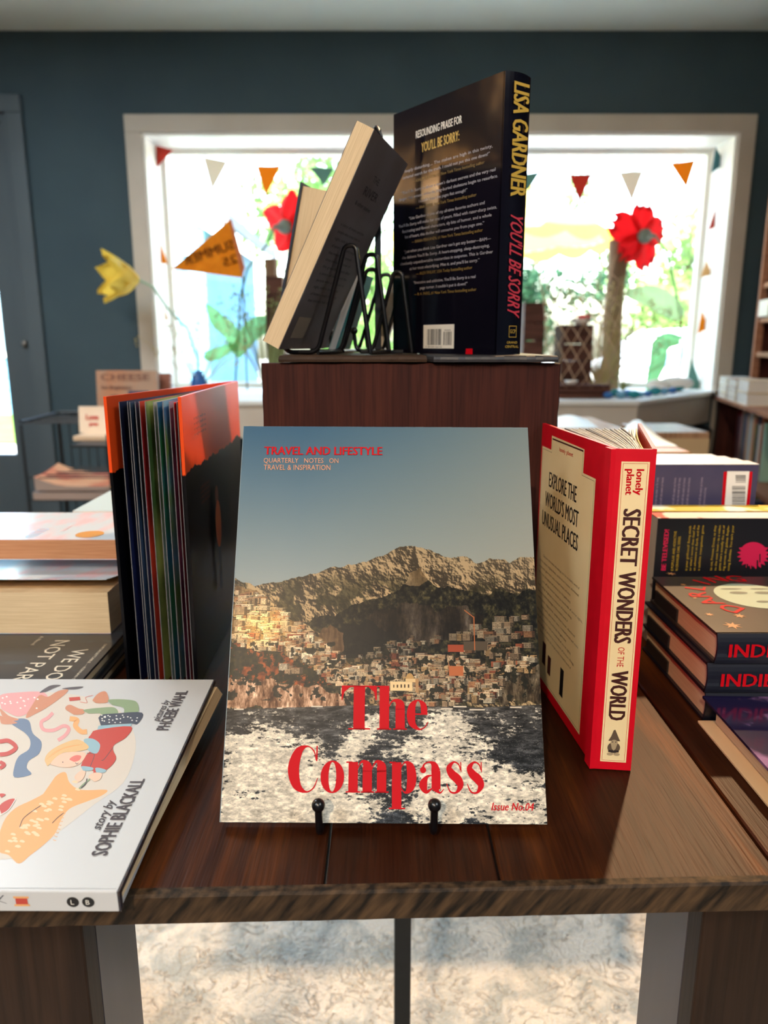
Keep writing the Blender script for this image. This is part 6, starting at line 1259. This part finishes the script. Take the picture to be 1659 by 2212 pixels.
# yellow scalloped umbrella
ux, uy = .85, 5.9; uc = ony(1075, 540, uy); UZ = uc.z; ux = uc.x; ur = (ony(1315, 540, uy).x - ux)
e = empty('patio_umbrella', (ux, uy, GR), label='yellow patio umbrella with a scalloped edge outside the window', cat='umbrella'); ou = (ux, uy, GR)
YU = mat('yellow_canvas', (250, 214, 96), .8, .2, trans=.5); b = MB(); b.tube([(ux, uy, GR), (ux, uy, UZ + .62)], .02); b.build('pole', HT, e, ou)
for k in range(8):
    a0_, a1_ = k * math.pi / 4, (k + 1) * math.pi / 4; P = []
    for i in range(5):
        u = i / 4; r0 = ur * u; P.append([(ux + r0 * math.cos(a0_ + (a1_ - a0_) * j / 6), uy + r0 * math.sin(a0_ + (a1_ - a0_) * j / 6), UZ + .10 + .48 * (1 - u) - .03 * math.sin(math.pi * j / 6) * u) for j in range(7)])
    b = MB(); b.grid(P); b.build('canopy_panel', YU, e, ou)
    b = MB(); Q = []
    for j in range(13):
        a = a0_ + (a1_ - a0_) * j / 12; dz = .07 + .05 * abs(math.sin(j / 12 * math.pi * 2)); x, y = ux + ur * math.cos(a), uy + ur * math.sin(a); Q.append([(x, y, UZ + .10 - .03 * math.sin(math.pi * j / 12)), (x * 1.0 + .01 * math.cos(a), y, UZ + .10 - dz)])
    b.grid(Q); b.build('valance', YU, e, ou)
b = MB(); b.lathe((ux, uy, GR), [(0, 0), (.25, 0), (.25, .06), (.03, .1), (0, .1)]); b.build('base', RF, e, ou)
# white car at the right
CW = mat('car_white_paint', (236, 238, 240), .25, .5, coat=.6); cx0 = 3.55; e = empty('car', (cx0, 8.4, GR), label='white car parked outside at the right of the window', cat='car')
prof = [(-2.1, .35), (-2.1, .75), (-1.9, .88), (-1.05, .98), (-.45, 1.38), (.75, 1.42), (1.5, 1.02), (2.1, .9), (2.15, .35)]
b = MB(); b.prism([(x, -.85, z) for x, z in prof], (0, 1.7, 0)); b.build('body', CW, e)
gp = [(-.95, 1.0), (-.42, 1.33), (.72, 1.37), (1.35, 1.04)]; b = MB(); b.prism([(x, -.87, z) for x, z in gp], (0, .015, 0)); b.build('side_glass', mat('car_glass', (120, 160, 200), .08, .6), e)
for x in (-1.35, 1.35):
    b = MB(); b.tube([(x, -.88, .33), (x, -.68, .33)], .33, seg=20); w_ = b.build('wheel', mat('tyre', (40, 40, 42), .8), e); b = MB(); b.tube([(x, -.895, .33), (x, -.885, .33)], .2, seg=16); b.build('hubcap', mat('hub', (190, 190, 195), .3, .5, .8), w_)
b = MB(); b.box((-2.11, -.75, .62), (-2.06, -.45, .76)); b.build('headlight', mat('lamp_glass', (230, 230, 235), .1), e)
# ================================================================== LAMPS of the shop, and added fill lights
def ceiling_lamp(label, x, y, watts, col=(1, .72, .42), r=.05, aim=None, cone=130):
    e = empty('ceiling_spotlight', (x, y, CH), label=label, cat='lamp', group='warm ceiling spotlights')
    b = MB(); b.lathe((0, 0, 0), [(.07, -.002), (.075, -.012), (.055, -.018), (.05, -.006)]); b.build('trim_ring', mat('lamp_trim', (230, 226, 216), .5), e)
    b = MB(); b.lathe((0, 0, 0), [(0, -.008), (.05, -.008)]); b.build('lens', mat('lamp_lens', (255, 220, 170), .5, emit=(255, 214, 160), es=22), e)
    l = bpy.data.lights.new('lamp_light', 'SPOT'); l.energy = watts; l.color = col; l.shadow_soft_size = .035; l.spot_size = R(cone); l.spot_blend = .5; o = bpy.data.objects.new('lamp_light', l); COL.objects.link(o); o.parent = e; o.location = (0, 0, -.03)
    if aim: o.rotation_euler = (Vector((x, y, CH)) - Vector(aim)).to_track_quat('Z', 'Y').to_euler()
    return e
ceiling_lamp('warm ceiling spotlight between the table and the window, right', .93, 2.15, LAMP_W * 3.6, (1, .62, .32), aim=(.15, .35, .7), cone=62)
ceiling_lamp('warm ceiling spotlight behind the viewer, left of centre', -.55, -1.75, LAMP_W * 2.6, (1, .76, .52), aim=(.1, .6, .9), cone=75)
ceiling_lamp('added warm fill spotlight at the far left rear of the shop', -2.0, -2.4, LAMP_W * .8)  # this and the next spotlight are added out of view as ambient fill
ceiling_lamp('added warm fill spotlight at the right rear of the shop', 1.6, -2.0, LAMP_W * .5)
def fill_panel(label, x, y, watts, sx=.6, sy=.6, col=(.86, .95, 1)):  # area panel added for ambient fill, no known fixture of the shop
    e = empty('added_fill_panel', (x, y, CH), label=label, cat='lamp')
    b = MB(); b.box((-sx / 2 - .02, -sy / 2 - .02, -.02), (sx / 2 + .02, sy / 2 + .02, -.002)); b.build('housing', mat('lamp_trim', (230, 226, 216), .5), e)
    b = MB(); b.box((-sx / 2, -sy / 2, -.023), (sx / 2, sy / 2, -.0205)); b.build('diffuser', mat('fill_panel_glow', (255, 240, 215), .5, emit=(236, 244, 255), es=4), e)
    l = bpy.data.lights.new('fill_area', 'AREA'); l.energy = watts; l.color = col; l.shape = 'RECTANGLE'; l.size = sx; l.size_y = sy; o = bpy.data.objects.new('fill_area', l); COL.objects.link(o); o.parent = e; o.location = (0, 0, -.03)
fill_panel('added square fill light behind the viewer, to the left', -1.3, -1.0, 8); fill_panel('added square fill light behind the viewer, to the right', 1.5, -.9, 8)
fill_panel('added square fill light over the rug, left of the window', -1.6, 1.9, 12); fill_panel('added square fill light far behind the viewer', 0, -2.9, 10)
def pendant(label, x, y, z, watts):
    e = empty('pendant_lamp', (x, y, CH), label=label, cat='lamp', group='warm pendant lamps at the left'); b = MB(); b.tube([(0, 0, 0), (0, 0, z - CH + .12)], .003, seg=6); b.build('cord', BLACK, e)
    b = MB(); b.lathe((0, 0, z - CH), [(.02, .12), (.035, .11), (.10, .0), (.097, .0), (.03, .10)]); b.build('lamp_shade', mat('shade_fabric', (240, 190, 120), .8, emit=(255, 176, 90), es=2.2), e)
    b = MB(); b.ball((0, 0, z - CH + .04), .03); b.build('bulb', mat('bulb_glow', (255, 220, 160), .5, emit=(255, 200, 130), es=14), e)
    l = bpy.data.lights.new('pendant_light', 'POINT'); l.energy = watts; l.color = (1, .7, .4); l.shadow_soft_size = .03; o = bpy.data.objects.new('pendant_light', l); COL.objects.link(o); o.parent = e; o.location = (0, 0, z - CH - .01)
for k, (x, y, z) in enumerate(((-1.9, 1.22, 1.60), (-1.95, 1.55, 1.66), (-1.75, .9, 1.86))): pendant(['warm pendant lamp left of the viewer, nearest', 'warm pendant lamp left of the viewer, farthest', 'warm pendant lamp left of the viewer, highest'][k], x, y, z, .8)
